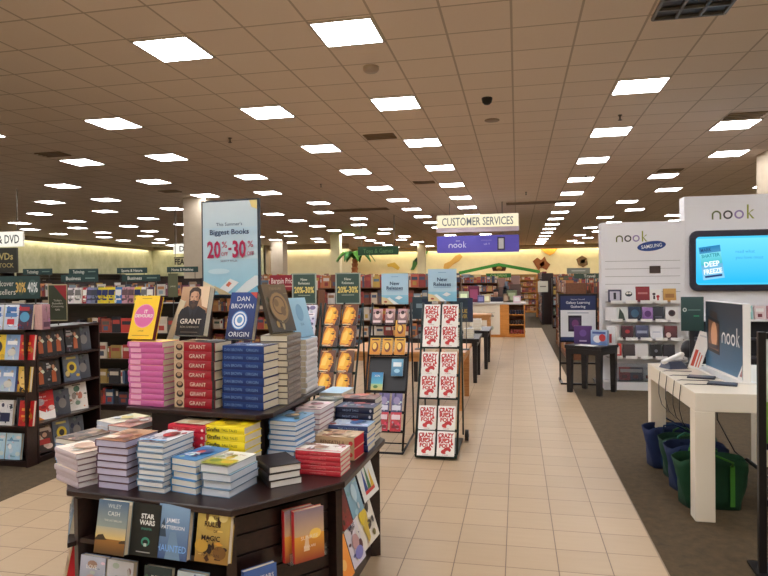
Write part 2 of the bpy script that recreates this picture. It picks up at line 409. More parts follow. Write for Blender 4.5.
ceil_small('ceiling_speaker', 'speaker', 492, 120, 'round flat ceiling speaker just past the black dome camera', [(.11,0),(.11,.012),(.09,.016),(0,.016)], (150,128,108))
for i, (px, py) in enumerate([(620,115),(321,184),(230,138),(586,176),(526,192)]):
    ceil_small('sprinkler_head', 'sprinkler', px, py, ['sprinkler head between the two nearest panels over the aisle edge','sprinkler head left of the double vent','sprinkler head left of the second light row','sprinkler head by the third panel over the aisle edge','sprinkler head before the aisle double vent'][i], [(.03,0),(.03,.01),(.012,.02),(.012,.07),(.03,.072),(.03,.078),(0,.08)], (90,78,66))
# columns
def column(x, y, w, lab, mat='beige_wall', col=(190,174,152)):
    o = MB().box((-w/2,-w/2,0),(w/2,w/2,ZC),col,mat).build('column', loc=(x,y,0)); o['kind']='structure'; o['label']=lab
column(-8.72, 16.2, 0.68, 'wide beige column behind the sale poster')
column(-8.8, 30, 0.46, 'white square column before the palm tree', 'cream_wall')
column(-13.2, 33.5, 0.72, 'beige column left of the cream wall')
column(-6.0, 40.0, 0.5, 'far white column below the toys sign', 'cream_wall')
column(4.9, 13.2, 0.6, 'beige column behind the ereader display wall')

# ------------------------------------------------------------------ books
WHITE = (238,234,224); CREAM = (226,216,194)
KINDS = {}
PLAIN = {'starbook','haunted','cash','stars','devours','pink','redletter','blackbook','whitebook','paleblue','origin','originface','grantface','grant','grey','maroon','crayons','orange','meadow2','brownblue','bluecard','beach','face','yellowpb'}
def busy(key, art):
    """small printed shapes in the colours of the cover, so that covers read as pictures"""
    r = random.Random(key); cols = []
    for e in art:
        for q in e:
            if isinstance(q, tuple) and len(q) == 3 and all(isinstance(v, int) for v in q): cols.append(q)
    out = []
    for i in range(16):
        c = r.choice(cols); k = r.uniform(.72, 1.12); c = tuple(max(0, min(255, int(v*k + r.uniform(-14, 14)))) for v in c)
        x, y = r.uniform(.08,.92), r.uniform(.06,.94); a, b_ = r.uniform(.03,.2), r.uniform(.02,.12)
        if i % 3 == 0: out.append(('disc', x, y, min(a, x, 1-x), min(b_, y, 1-y), c, 9))
        elif i % 3 == 1: out.append(('poly', [(max(0,x-a),y),(x,min(1,y+b_)),(min(1,x+a),max(0,y-b_*.4)),(x,max(0,y-b_))], c))
        else: out.append(('rect', max(0,x-a*.6), y, min(1,x+a*.6), min(1,y+b_*.25), c))
    return art[:1] + out + art[1:]
def bookkind(key, w, h, t, cover, spine=None, art=None, sart=None, hard=True, pages=CREAM, name=None):
    if art and art[0][0] == 'bg' and key not in PLAIN: art = busy(key, art)
    spine = spine or cover
    b = 0.0028 if hard else 0.0008
    mb = MB(); W, H = w/2, h/2
    mb.box((-W,-H,0),(W,H,b),cover,'print'); mb.box((-W,-H,t-b),(W,H,t),cover,'print')
    # rounded spine
    n = 4; pts = []
    bul = min(0.004, t*0.12) if hard else 0.0005
    for i in range(n+1):
        a = PI*(i/n); pts.append((-W - bul*math.sin(a), t*i/n))
    vs = [(p[0],-H,p[1]) for p in pts] + [(p[0],H,p[1]) for p in pts]; k = n+1
    fs = [(i+1,i,i+k,i+k+1) for i in range(n)] + [tuple(range(k)), tuple(range(2*k-1,k-1,-1))]
    mb.add(vs, fs, spine, 'print')
    paint(mb, T((-W,-H,t)), w, h, art or [])
    if sart: paint(mb, frameM((-W-bul-0.0002, H, 0), (0,-1,0), (0,0,1)), h, t, sart)
    ins = 0.003 if hard else 0.0004
    pg = MB().box((-W+b,-H+ins,b),(W-ins,H-ins,t-b),pages,'pages')
    KINDS[key] = dict(w=w, h=h, t=t, cm=mb.mesh('cover'), pm=pg.mesh('page_block'), name=name or ('hardcover_book' if hard else 'paperback_book'))
NB = [0]
def put(key, M, label, group=None, pages=True):
    K = KINDS[key]; NB[0] += 1
    o = bpy.data.objects.new(K['name'], K['cm']); COL.objects.link(o); o.matrix_world = M
    tag(o, label, 'book', group)
    if pages:
        p = bpy.data.objects.new('page_block', K['pm']); COL.objects.link(p); p.parent = o
    return o
def pos_word(i, n):   # i counted from the top
    if n == 1: return 'single'
    if i == 0: return 'topmost'
    if i == n-1: return 'bottom one'
    return '%s from the top' % ORD[i]
def stack(key, n, front, rz, label, group, jit=0.012, top=None, face='spine', seed=0, toplabel=None):
    """front = centre of the lower front edge; face = which side of the books looks out at rz = 0 (towards -Y)"""
    K = KINDS[key]; r = random.Random(seed*77+n)
    turn, dep = {'spine': (PI/2, K['w']/2), 'fore': (-PI/2, K['w']/2), 'foot': (0.0, K['h']/2), 'head': (PI, K['h']/2)}[face]
    c = Vector(front) + Vector((-math.sin(rz), math.cos(rz), 0)) * dep
    z = front[2] + 0.0006
    for i in range(n):
        kk = top if (top and i == n-1) else key
        K2 = KINDS[kk]
        M = T((c.x + r.uniform(-jit,jit)*.5, c.y + r.uniform(-jit,jit)*.5, z)) @ RZ(rz + turn + r.uniform(-1,1)*jit*1.6)
        lab = label % pos_word(n-1-i, n)
        if i == n-1 and toplabel: lab = toplabel
        put(kk, M, lab, group); z += K2['t'] + 0.0006
    return z
def stand(key, p, rz, lean, label, group=None, pages=True, spin=0.0):
    """front cover looks towards -Y at rz = 0"""
    K = KINDS[key]; M = T(Vector(p)) @ RZ(rz) @ RX(PI/2 - lean) @ RZ(spin) @ T((0, K['h']/2, 0.0005))
    return put(key, M, label, group, pages)
def spineout(key, p, rz, label, group=None, tilt=0.0, pages=True):
    K = KINDS[key]; M = T(Vector(p)) @ RZ(rz) @ RY(tilt) @ RZ(PI/2) @ RX(PI/2) @ T((K['w']/2, K['h']/2 + .0005, -K['t']/2))
    return put(key, M, label, group, pages)
def bars(y, c, n=1, w=.6, hgt=.02, gap=.04):
    return [('rect', .5-w/2*(1-.15*(i%2)), y-i*gap-hgt/2, .5+w/2*(1-.15*(i%2)), y-i*gap+hgt/2, c) for i in range(n)]
def TX(s, cx, cy, cap, mw, c, b=0.0): return ('text', s, cx, cy, cap, mw, c, b)
# ------------------------------------------------------------------ the octagonal display table
OCT = [(-2.49,3.08),(-2.12,2.60),(-1.216,2.49),(-.835,2.95),(-.812,3.80),(-1.15,4.20),(-2.1,4.27),(-2.47,3.83)]
OC = Vector((-1.655, 3.39, 0))
def inset(f): return [(OC.x+(x-OC.x)*f, OC.y+(y-OC.y)*f) for x, y in OCT]
tbl = thing('display_table', 'octagonal dark wood two-tier display table stacked with books', 'display table', (OC.x, OC.y, 0))
def tpart(name, mb, soft=0.0):
    o = mb.build(name); o.parent = tbl; o.matrix_parent_inverse = Matrix.Identity(4); o.location = (-OC.x, -OC.y, 0)
    if soft: soften(o, soft)
    return o
tpart('tabletop', MB().prism(OCT, .688, .72, (60,35,30), 'espresso'), .006)
tpart('fascia', MB().prism(inset(.90), .655, .688, (60,35,30), 'espresso'))
tpart('plinth', MB().prism(inset(.90), 0, .10, (40,25,22), 'espresso'))
outer = inset(.955); core = inset(.62); slat = inset(.90)
tpart('core', MB().prism(core, .10, .645, (40,25,22), 'espresso'))
for i, (x, y) in enumerate(outer):
    a = math.atan2(y-OC.y, x-OC.x); M = T((x, y, 0)) @ RZ(a)
    tpart('post', MB().box((-.07,-.022,.0),(.0,.022,.668),(60,35,30),'espresso',M))
    M2 = T((core[i][0], core[i][1], 0)) @ RZ(a); L = (Vector((x,y,0)) - Vector((core[i][0],core[i][1],0))).length
    tpart('divider', MB().box((0,-.008,.10),(L-.06,.008,.645),(50,30,26),'espresso',M2))
bayz = {0: (.46,.17), 1: (.478,.17), 3: (.45,.18), 5: (.46,.17), 7: (.46,.17)}
for b in range(8):
    i, j = b, (b+1) % 8
    if b in bayz:
        for z in bayz[b]:
            tpart('shelf', MB().prism([(inset(1.0) if b == 0 else outer)[i], (inset(1.0) if b == 0 else outer)[j], core[j], core[i]], z-.022, z, (60,35,30), 'espresso'))
    else:   # slatwall panel with horizontal grooves
        mb = MB(); zz = .10
        while zz < .64:
            z1 = min(zz+.082, .645); mb.prism([slat[i], slat[j], core[j], core[i]], zz, z1, (62,38,33), 'espresso')
            s2 = inset(.885); mb.prism([s2[i], s2[j], core[j], core[i]], z1, z1+.012, (20,12,10), 'espresso') if z1 < .64 else None
            zz = z1+.012
        tpart('slatwall_panel', mb)
# raised middle tier
RI = [(-2.10,3.045),(-1.30,2.95),(-1.235,3.02),(-1.215,3.86),(-2.10,3.97)]
rc = Vector((sum(p[0] for p in RI)/5, sum(p[1] for p in RI)/5, 0))
def rin(d): return [(rc.x+(x-rc.x)*d, rc.y+(y-rc.y)*d) for x, y in RI]
tpart('riser_body', MB().prism(rin(.78), .72, .985, (46,28,24), 'espresso'))
tpart('riser_molding', MB().frustum(rin(.78), rin(.97), .986, 1.004, (60,35,30), 'espresso'))
tpart('riser_top', MB().prism(RI, 1.004, 1.03, (60,35,30), 'espresso'), .004)

# ---- book designs of the table
bookkind('pink', .15,.232,.0315,(196,92,156),(208,104,168),[('bg',(238,196,40),(242,202,44)),('disc',.5,.55,.36,.24,(214,112,160))],
  [('rect',.06,.15,.36,.85,(238,176,206)),TX('IT DEVOURS!',.62,.5,.34,.4,(206,90,150))])
bookkind('devours', .165,.252,.035,(242,196,20),(120,30,50),[('bg',(244,198,16),(246,204,22)),('disc',.5,.53,.38,.25,(214,100,160),28),('ring',.5,.53,.41,.272,.93,(228,140,180)),
  TX('IT',.55,.63,.075,.3,WHITE,.02),TX('DEVOURS!',.5,.53,.07,.78,WHITE,.02),TX('a novel',.47,.19,.035,.3,(60,40,20),.01)]+bars(.93,(150,120,20),1,.4,.012)+bars(.08,(150,110,20),1,.7,.012), pages=(96,26,40))
GC = (26,28,38)
grant_art = [('grad',0,0,1,.52,(18,20,28),(30,30,40)),('grad',0,.45,1,1,(150,104,74),(196,160,124)),('poly',[(.62,1),(1,1),(1,.55),(.8,.6)],(222,196,164)),
  ('poly',[(.0,.34),(.06,.52),(.30,.60),(.45,.54),(.68,.60),(.96,.50),(1,.34),(1,.2),(0,.2)],(24,26,36)),('poly',[(.30,.60),(.44,.36),(.5,.50)],(40,42,54)),('poly',[(.70,.60),(.56,.36),(.5,.50)],(34,36,48)),
  ('poly',[(.30,.80),(.29,.9),(.38,.975),(.55,.99),(.69,.94),(.72,.82),(.68,.72),(.33,.72)],(52,34,26)),
  ('poly',[(.345,.76),(.36,.86),(.46,.905),(.60,.89),(.66,.82),(.65,.72),(.58,.66),(.42,.66)],(200,154,122)),('poly',[(.56,.89),(.66,.82),(.65,.72),(.58,.68)],(168,120,92)),
  ('poly',[(.315,.75),(.33,.62),(.42,.53),(.54,.52),(.64,.59),(.685,.75),(.645,.70),(.58,.705),(.49,.715),(.41,.705),(.36,.70)],(54,36,28)),('poly',[(.40,.62),(.5,.55),(.6,.62),(.5,.66)],(72,50,38)),
  ('rect',.385,.785,.455,.797,(50,32,26)),('rect',.535,.785,.605,.797,(50,32,26)),('rect',.40,.765,.445,.775,(40,28,24)),('rect',.545,.765,.59,.775,(40,28,24)),('poly',[(.50,.78),(.47,.715),(.53,.712)],(172,124,96)),('rect',.45,.675,.54,.684,(140,84,72)),
  TX('GRANT',.5,.28,.10,.86,(222,216,206),.008),TX('RON CHERNOW',.5,.165,.04,.74,(170,160,146))]+bars(.06,(120,112,104),1,.6,.012)
bookkind('grantface', .195,.295,.05,GC,(150,30,44),grant_art)
bookkind('grant', .162,.256,.050,(40,36,40),(160,20,40),grant_art,
  [('rect',0,0,.24,1,(206,180,150)),('disc',.13,.44,.085,.36,(44,36,36)),('disc',.13,.55,.055,.22,(176,140,112)),('rect',.93,0,1,1,(40,34,38)),TX('GRANT',.58,.52,.42,.55,(232,214,196),.0)])
origin_art = [('bg',(16,30,78),(28,66,140)),('disc',.45,.40,.30,.21,(60,120,190)),('ring',.45,.40,.27,.185,.8,(210,224,236)),('disc',.45,.40,.17,.12,(236,240,244)),('disc',.46,.405,.10,.07,(110,160,206)),
  ('poly',[(.72,1),(1,1),(1,.86)],(196,70,60)),TX('DAN',.5,.86,.10,.6,(220,226,234)),TX('BROWN',.5,.70,.10,.85,(220,226,234)),TX('ORIGIN',.5,.10,.10,.9,(226,230,236))]
bookkind('origin', .165,.248,.0415,(18,40,100),(20,48,112),origin_art,[('grad',0,0,1,1,(14,36,94),(28,66,136)),TX('DAN BROWN',.27,.5,.36,.44,(116,150,196)),TX('ORIGIN',.73,.5,.36,.34,(116,150,196))])
bookkind('originface', .176,.278,.0415,(22,44,100),(26,54,112),origin_art)
bookkind('grey', .155,.235,.034,(92,84,80),(120,108,100),[('bg',(96,84,60),(140,116,72))],[('rect',.05,.3,.95,.7,(150,138,126)),TX('THE STORY',.5,.5,.3,.6,(84,76,70))])
bookkind('whitebook', .155,.235,.032,(226,222,220),(222,218,216),[('bg',(150,190,214),(170,204,224))],[TX('BLUE LIGHT',.5,.5,.3,.6,(176,180,190))])
bookkind('antique', .185,.285,.03,(70,58,44),(60,48,36),[('bg',(58,52,44),(110,88,54)),('disc',.5,.52,.36,.3,(146,114,64)),('ring',.5,.52,.40,.36,.9,(96,78,50)),('ring',.5,.55,.26,.2,.85,(92,66,40)),('disc',.4,.6,.1,.08,(120,92,52)),('disc',.62,.42,.1,.1,(110,84,50)),TX('TREASURE',.5,.9,.05,.7,(150,124,80))])
bookkind('paleblue', .165,.25,.03,(150,192,218),(136,178,206),[('bg',(134,180,210),(166,208,230)),('disc',.5,.62,.2,.22,(120,166,200)),TX('SEA',.5,.32,.06,.5,(90,130,160))],pages=(226,228,228))
bookkind('maroon', .175,.275,.035,(196,188,170),(90,30,34),[('bg',(200,190,170),(214,206,190))])
bookkind('lavender', .178,.235,.033,(74,46,66),(120,90,110),[('bg',(168,112,74),(214,178,140)),('disc',.6,.3,.25,.2,(150,84,54)),('disc',.3,.7,.2,.15,(196,150,110)),('rect',.1,.1,.5,.3,(226,206,180))],pages=(192,188,214))
bookkind('whitegrey', .166,.235,.0275,(122,100,108),(190,176,184),[('bg',(216,190,166),(238,226,210)),('disc',.6,.5,.3,.3,(196,160,130))],pages=(232,228,228))
bookkind('bluespot', .15,.235,.026,(92,128,164),(92,128,164),[('bg',(236,234,234),(226,228,232)),('disc',.6,.56,.24,.2,(190,60,60)),('disc',.7,.62,.15,.12,(120,60,50)),TX('YOU & ME',.35,.3,.06,.5,(120,130,150)),('grad',0,0,1,.1,(120,180,220),(170,206,230))],pages=(226,226,226))
bookkind('skyblue', .15,.235,.032,(70,140,200),(90,160,214),[('bg',(84,150,206),(60,128,192)),('disc',.62,.55,.26,.2,(46,84,150)),('disc',.52,.48,.14,.12,(180,90,90)),('poly',[(.2,.2),(.5,.35),(.8,.25),(.6,.42),(.3,.4)],(210,226,236)),TX('SEA',.3,.86,.08,.5,(226,236,240))],pages=(226,226,220))
bookkind('meadow', .155,.235,.036,(150,164,160),(170,190,206),[('bg',(222,222,206),(236,236,226)),('grad',0,0,1,.38,(150,160,70),(196,180,60)),('disc',.3,.24,.2,.1,(112,130,60)),('disc',.75,.2,.2,.1,(214,180,60)),TX('OUR HOME',.5,.7,.08,.8,(190,140,110))],pages=(214,218,224))
bookkind('meadow2', .155,.235,.036,(90,120,150),(120,150,180),[('bg',(150,190,214),(170,204,224))],pages=(204,212,224))
bookkind('blackbook', .16,.225,.033,(36,26,26),(30,22,22),[('disc',.5,.5,.07,.05,(62,46,42)),('ring',.5,.5,.12,.085,.85,(58,42,40))],pages=(232,228,222))
bookkind('redspine', .155,.245,.0235,(200,40,56),(196,48,62),[('bg',(232,224,214),(238,232,224)),('disc',.45,.55,.2,.14,(190,150,120)),('poly',[(.3,.4),(.45,.62),(.6,.45),(.7,.6),(.5,.35)],(150,110,90)),('rect',0,0,.06,1,(200,44,58))],[TX('UNDER A RED SUN',.5,.5,.3,.8,(226,150,146))])
bookkind('tan', .165,.24,.062,(206,174,136),(204,170,130),[('bg',(214,186,150),(226,204,170)),('disc',.5,.55,.28,.12,(160,120,84)),('disc',.6,.6,.12,.1,(120,84,60)),('poly',[(.2,.4),(.4,.6),(.7,.55),(.85,.42),(.5,.36)],(184,140,100))],
   [TX('BENEATH A',.47,.5,.36,.6,(120,84,60)),('disc',.92,.5,.05,.2,(214,60,60))],pages=(206,40,52))
bookkind('redgift', .16,.225,.036,(206,28,52),(206,34,58),[('bg',(206,36,60),(206,36,60)),('rect',.12,.1,.9,.92,(214,196,166)),('disc',.5,.5,.25,.2,(196,160,120))],[TX('THE LOST',.3,.5,.32,.4,(236,150,150)),TX('CITY',.68,.5,.32,.25,(236,150,150)),('disc',.93,.5,.035,.2,(240,210,200))])
bookkind('yellow', .16,.225,.037,(242,216,24),(244,220,30),[('bg',(236,206,40),(244,216,30)),('disc',.5,.5,.3,.2,(150,130,30))],[TX('Giraffes',.2,.5,.5,.34,(30,26,20),.02),TX('TALL TALES',.62,.5,.34,.4,(90,76,16))])
bookkind('lightblue', .155,.235,.0255,(70,126,180),(110,160,206),[('bg',(100,156,206),(150,190,220)),('disc',.5,.5,.28,.18,(92,96,100)),('disc',.56,.56,.14,.1,(190,160,110)),('rect',0,0,.16,1,(150,186,216))],pages=(224,228,234))
bookkind('rosewhite', .155,.235,.0285,(150,104,116),(150,40,70),[('bg',(226,206,206),(234,222,218)),('disc',.55,.55,.25,.16,(150,80,90)),('disc',.4,.6,.12,.1,(90,60,66))],[('rect',.1,.2,.9,.8,(176,70,96))],pages=(230,224,224))
bookkind('darkgreen', .16,.24,.03,(44,62,56),(46,64,58),[('bg',(50,66,60),(80,92,84)),('disc',.5,.5,.3,.2,(120,126,110)),TX('FOREST',.5,.8,.09,.8,(206,206,190))],[TX('THE FOREST',.5,.5,.3,.6,(130,140,126))])
bookkind('navy', .16,.24,.036,(26,34,62),(24,32,60),[('bg',(28,36,66),(40,60,104)),('disc',.7,.5,.2,.16,(170,60,60)),TX('NIGHT SAILS',.5,.8,.08,.8,(206,212,224))],[TX('NIGHT SAILS',.4,.5,.34,.6,(140,160,196)),('disc',.92,.5,.03,.25,(190,190,200))])
bookkind('seascape', .16,.24,.036,(60,96,150),(40,60,110),[('bg',(150,180,212),(206,214,226)),('disc',.5,.4,.32,.14,(66,106,166)),('disc',.8,.5,.12,.1,(176,60,56))],[TX('THE CROSSING',.5,.5,.34,.7,(150,176,210))])
bookkind('duskrose', .165,.245,.0395,(44,36,48),(46,38,52),[('bg',(96,66,66),(190,130,110)),('disc',.7,.5,.25,.2,(206,96,76)),('disc',.3,.6,.2,.14,(70,52,56))],[TX('THE LONG NIGHT',.5,.5,.3,.7,(120,104,110))],pages=(226,222,214))
bookkind('palegold', .16,.24,.028,(206,206,214),(196,200,214),[('bg',(226,218,200),(216,206,150)),('disc',.6,.55,.22,.14,(206,186,90)),('disc',.3,.4,.16,.1,(196,196,200))],pages=(206,212,226))
bookkind('rust', .16,.24,.032,(170,90,70),(160,150,150),[('bg',(196,120,90),(214,170,150)),('disc',.4,.5,.24,.2,(150,70,54)),('disc',.7,.65,.14,.12,(226,214,200))],pages=(226,222,222))
bookkind('magazine', .18,.26,.018,(206,206,196),(206,206,196),[('bg',(186,184,170),(214,214,206)),('disc',.4,.5,.3,.2,(150,150,140)),('disc',.7,.4,.2,.15,(110,106,96))],hard=False,pages=(226,222,214))
bookkind('brownopen', .17,.25,.03,(76,56,50),(150,170,200),[('bg',(100,80,70),(150,124,104)),('disc',.3,.5,.14,.1,(60,46,42)),('disc',.65,.6,.14,.1,(196,160,130))],pages=(228,222,212))
bookkind('brownblue', .17,.25,.03,(110,146,190),(110,146,190),[('bg',(110,146,190),(120,150,190))],pages=(222,222,220))

ZT, ZU = .7202, 1.0302
TR = math.radians(-7)
G1 = 'books stacked on the upper tier of the octagonal table'
stack('pink', 11, tuple(atz(146.5, 406, ZU)), TR, 'pink-spined hardcover, %s of the pink upper tier stack', G1, .008, seed=1)
stack('grant', 7, tuple(atz(195, 408, ZU)), TR, 'red-spined portrait hardcover, %s of the red upper tier stack', G1, .006, seed=2)
stack('origin', 8, tuple(atz(243.5, 409.5, ZU)), TR, 'dark blue hardcover, %s of the blue upper tier stack', G1, .006, seed=3)
# right-hand side of the tier, spines to the right
stack('grey', 11, (-1.235, 3.34, ZU), PI/2+.03, 'grey-brown hardcover, %s of the grey upper tier stack', G1, .006, seed=4)
stack('whitebook', 10, (-1.245, 3.68, ZU), PI/2+.03, 'white hardcover, %s of the white upper tier stack', G1, .006, seed=5)
stack('paleblue', 10, (-2.01, 3.36, ZU), TR, 'pale blue hardcover, %s of the stack behind the pink spines', G1, .006, seed=8)
def easel(p, rz, lean, lab):
    M = T(Vector(p)) @ RZ(rz)
    t = thing('book_easel', lab, 'easel', group='wire book easels', M=M)
    mb = MB()
    for s in (-1, 1):
        mb.tube([(s*.05,-.03,.006),(s*.05,.052,.006),(s*.05,.052+.14*math.tan(lean),.14)],.0028,(30,28,30),'metal')
        mb.tube([(s*.05,-.03,.006),(s*.05,-.03,.016)],.0028,(30,28,30),'metal')
    mb.build('wire_frame', t)
zp = ZU + 11*.0321
d0 = stand('devours', tuple(atz(144, 340.5, zp+.0)) , TR, .30, 'yellow hardcover with a pink disc, propped on the pink stack', 'books propped upright on the upper tier')
zg = ZU + 7*.0506
stand('grantface', tuple(atz(194, 337, zg)), TR, .28, 'dark hardcover with a bearded man portrait, propped on the red stack', 'books propped upright on the upper tier')
zo = ZU + 8*.0421
stand('originface', tuple(atz(242, 340.5, zo)), TR, .28, 'blue hardcover with a white spiral, propped on the dark blue stack', 'books propped upright on the upper tier')
zq = ZU + 11*.0346
stand('antique', (-1.315, 3.36, zq+.001), 1.15, .34, 'brown hardcover with an antique gold design, propped on the grey stack facing right', 'books propped upright on the upper tier')
zw = ZU + 10*.0326
stand('paleblue', (-1.30, 3.66, zw+.001), 1.2, .30, 'pale blue hardcover propped on the white stack facing right', 'books propped upright on the upper tier')
stand('maroon', (-2.035, 3.44, ZU+10*.0306+.001), TR-1.15, .34, 'pale hardcover leaning behind the portrait book', 'books propped upright on the upper tier')

# lower tier, front row
def px(x, y, z): return tuple(atz(x, y, z)[:2]) + (ZT,)
G2 = 'books stacked on the lower tier of the octagonal table'
stack('whitegrey', 6, px(95, 485, ZT), math.radians(62), 'cream-topped hardcover, %s of the front left corner stack', G2, .012, seed=11, face='foot')
stack('lavender', 7, (-1.90, 2.64, ZT), TR, 'hardcover with lilac page edges, %s of the lilac stack', G2, .012, seed=12, face='foot')
stack('bluespot', 9, (-1.69, 2.63, ZT), TR, 'white hardcover with blue edge, %s of the white front stack', G2, .012, seed=13, face='foot')
stack('skyblue', 5, (-1.53, 2.65, ZT), math.radians(-14), 'bright blue covered hardcover, %s of the bright blue front stack', G2, .012, seed=14, face='foot')
stack('meadow2', 4, (-1.36, 2.63, ZT), math.radians(-9), 'white and green hardcover, %s of the stack before the yellow one', G2, .010, top='meadow', seed=15, face='foot')
stack('blackbook', 3, (-1.235, 2.868, ZT), math.radians(-49), 'black hardcover, %s of the small black pile', G2, .014, seed=16)
stack('redspine', 5, (-.995, 3.02, ZT), math.radians(-4), 'red-spined hardcover with white cover, %s of the low red stack', G2, .008, seed=17)
# second row
stack('brownblue', 5, px(67, 439, ZT+.153), math.radians(-14), 'hardcover with blue and white edges, %s of the far left stack', G2, .02, top='brownopen', seed=18, face='foot', toplabel='brown-topped hardcover, topmost of the far left stack')
stack('palegold', 7, px(104, 422, ZT+.2), math.radians(-22), 'pale gold covered hardcover, %s of the stack behind the brown-topped one', G2, .02, seed=19, face='foot')
stack('rust', 6, px(119, 426, ZT+.195), math.radians(-12), 'rust and white hardcover, %s of the stack behind the lilac one', G2, .016, seed=20, face='foot')
stack('magazine', 8, px(147, 432, ZT+.148), math.radians(-12), 'thin grey paperback, %s of the pile left of the bright red stack', G2, .02, seed=21, face='foot')
stack('redgift', 7, (-1.655, 2.895, ZT), TR, 'bright red hardcover, %s of the bright red stack', G2, .008, seed=22)
stack('yellow', 7, (-1.435, 2.885, ZT), TR, 'yellow hardcover with black lettering, %s of the yellow stack', G2, .006, seed=23)
stack('lightblue', 10, (-1.205, 3.065, ZT), math.radians(-7), 'light blue hardcover, %s of the light blue stack on the right', G2, .012, seed=24, face='foot')
stack('tan', 2, (-1.0, 3.31, ZT), math.radians(-6), 'thick tan hardcover with red page edges, %s of the tan pair', G2, .006, seed=25)
stack('seascape', 4, (-.965, 3.485, ZT), math.radians(-3), 'blue seascape hardcover, %s of the stack behind the tan pair', G2, .01, seed=26)
stack('navy', 6, (-.97, 3.655, ZT), math.radians(-3), 'navy hardcover, %s of the navy stack on the right edge', G2, .008, seed=27)
stack('duskrose', 6, (-1.0, 3.82, ZT), math.radians(-3), 'thick dark hardcover with rose cover, %s of the back right stack', G2, .01, seed=28)
stack('rosewhite', 9, (-1.175, 3.37, ZT), math.radians(-4), 'rose and white hardcover, %s of the stack behind the light blue one', G2, .012, seed=29, face='foot')
stack('darkgreen', 8, (-1.18, 3.63, ZT), math.radians(-4), 'dark green hardcover, %s of the dark green stack by the riser', G2, .012, seed=30, face='foot')
stack('whitebook', 8, (-1.19, 3.89, ZT), math.radians(-4), 'white hardcover, %s of the lower white stack at the back', G2, .012, seed=31, face='foot')

# shelved face-out books under the tabletop
bookkind('cash', .166,.232,.032,(90,110,120),(150,130,90),[('grad',0,.45,1,1,(150,160,150),(84,110,140)),('grad',0,.25,1,.5,(222,190,110),(176,170,150)),('grad',0,0,1,.28,(84,60,34),(150,104,50)),
  ('poly',[(0,.27),(.1,.34),(.25,.36),(.34,.29),(.4,.26),(0,.24)],(58,44,30)),('poly',[(.8,.25),(.9,.28),(1,.29),(1,.23),(.8,.22)],(64,46,30)),TX('WILEY',.55,.9,.075,.75,(206,216,220)),TX('CASH',.55,.76,.08,.75,(226,230,228)),TX('THE LAST BALLAD',.55,.63,.035,.7,(220,220,210))])
bookkind('starbook', .15,.225,.028,(22,24,24),(24,26,26),[('bg',(18,22,22),(30,32,32)),TX('STAR',.55,.76,.09,.72,(226,230,228),.03),TX('WARS',.55,.64,.09,.72,(226,230,228),.03),TX('PHASMA',.55,.52,.045,.6,(80,160,140)),('disc',.55,.28,.15,.085,(60,140,120)),('disc',.55,.27,.1,.05,(20,26,26)),('rect',.5,.19,.6,.25,(180,196,190))]+bars(.08,(150,150,150),1,.5,.02))
bookkind('haunted', .163,.232,.034,(60,90,130),(56,70,96),[('bg',(60,84,130),(132,166,200)),('poly',[(.3,0),(.42,.5),(.6,.5),(.8,0)],(110,140,170)),('poly',[(0,.4),(.2,.75),(.3,.4)],(50,70,90)),TX('JAMES',.48,.71,.075,.8,(232,236,240),.01),TX('PATTERSON',.5,.58,.065,.92,(232,236,240),.01),TX('HAUNTED',.5,.2,.12,.94,(120,170,230),.015)])
bookkind('rules', .166,.232,.034,(176,146,60),(150,120,50),[('bg',(150,110,50),(206,182,96)),('disc',.2,.3,.2,.12,(190,150,60)),('disc',.75,.2,.2,.12,(120,84,40)),('disc',.8,.85,.14,.1,(220,200,130)),TX('THE',.6,.82,.055,.34,(46,26,20),.015),TX('RULES',.5,.70,.09,.84,(46,26,20),.02),TX('OF',.6,.58,.05,.25,(46,26,20),.01),TX('MAGIC',.47,.45,.09,.88,(46,26,20),.02),TX('ALICE',.6,.28,.05,.5,(70,44,30)),TX('HOFFMAN',.5,.15,.055,.8,(70,44,30))])
bookkind('horizon', .155,.24,.03,(206,90,60),(196,44,52),[('grad',0,.5,1,1,(206,170,130),(140,124,140)),('grad',0,0,1,.5,(150,60,44),(226,160,60)),('disc',.7,.5,.2,.1,(246,206,100)),('poly',[(.3,.2),(.38,.5),(.46,.5),(.5,.2)],(226,196,160)),TX('SUNRISE',.5,.46,.07,.7,(240,226,200)),TX('MAKARI',.5,.28,.05,.6,(236,220,206))])
def rb(key, w, h, t, c1, c2, c3, title=None, hard=True):
    bookkind(key, w, h, t, c1, c1, [('bg',c1,c2),('disc',.5,.45,.3,.2,c3)] + ([TX(title,.5,.8,.08,.8,WHITE)] if title else []), hard=hard)
rb('dusk', .15,.23,.03,(110,120,150),(186,190,206),(196,160,150),'LOVE'); rb('duskb', .15,.23,.03,(150,160,180),(206,206,212),(120,90,90))
rb('deepgreen', .15,.23,.03,(26,40,44),(40,60,64),(70,96,90),'DEEP'); rb('icy', .15,.23,.03,(150,180,206),(206,220,230),(120,150,180)); rb('stars', .16,.24,.03,(40,70,130),(70,104,170),(150,176,214),'THE STARS')
G3 = 'books shelved under the octagonal tabletop'
for key, x, y, lab in [('cash',110,550.5,'landscape covered hardcover under the tabletop, first on the front shelf'),('starbook',143,552.5,'black hardcover with white title under the tabletop'),('haunted',171,555.5,'blue hardcover with big white and blue title under the tabletop'),('rules',210.5,559,'mustard hardcover with dark title under the tabletop')]:
    p = atz(x, y, .46); stand(key, (p.x*.985+.03, p.y-.055, .478), TR+.02, .18, lab, G3)
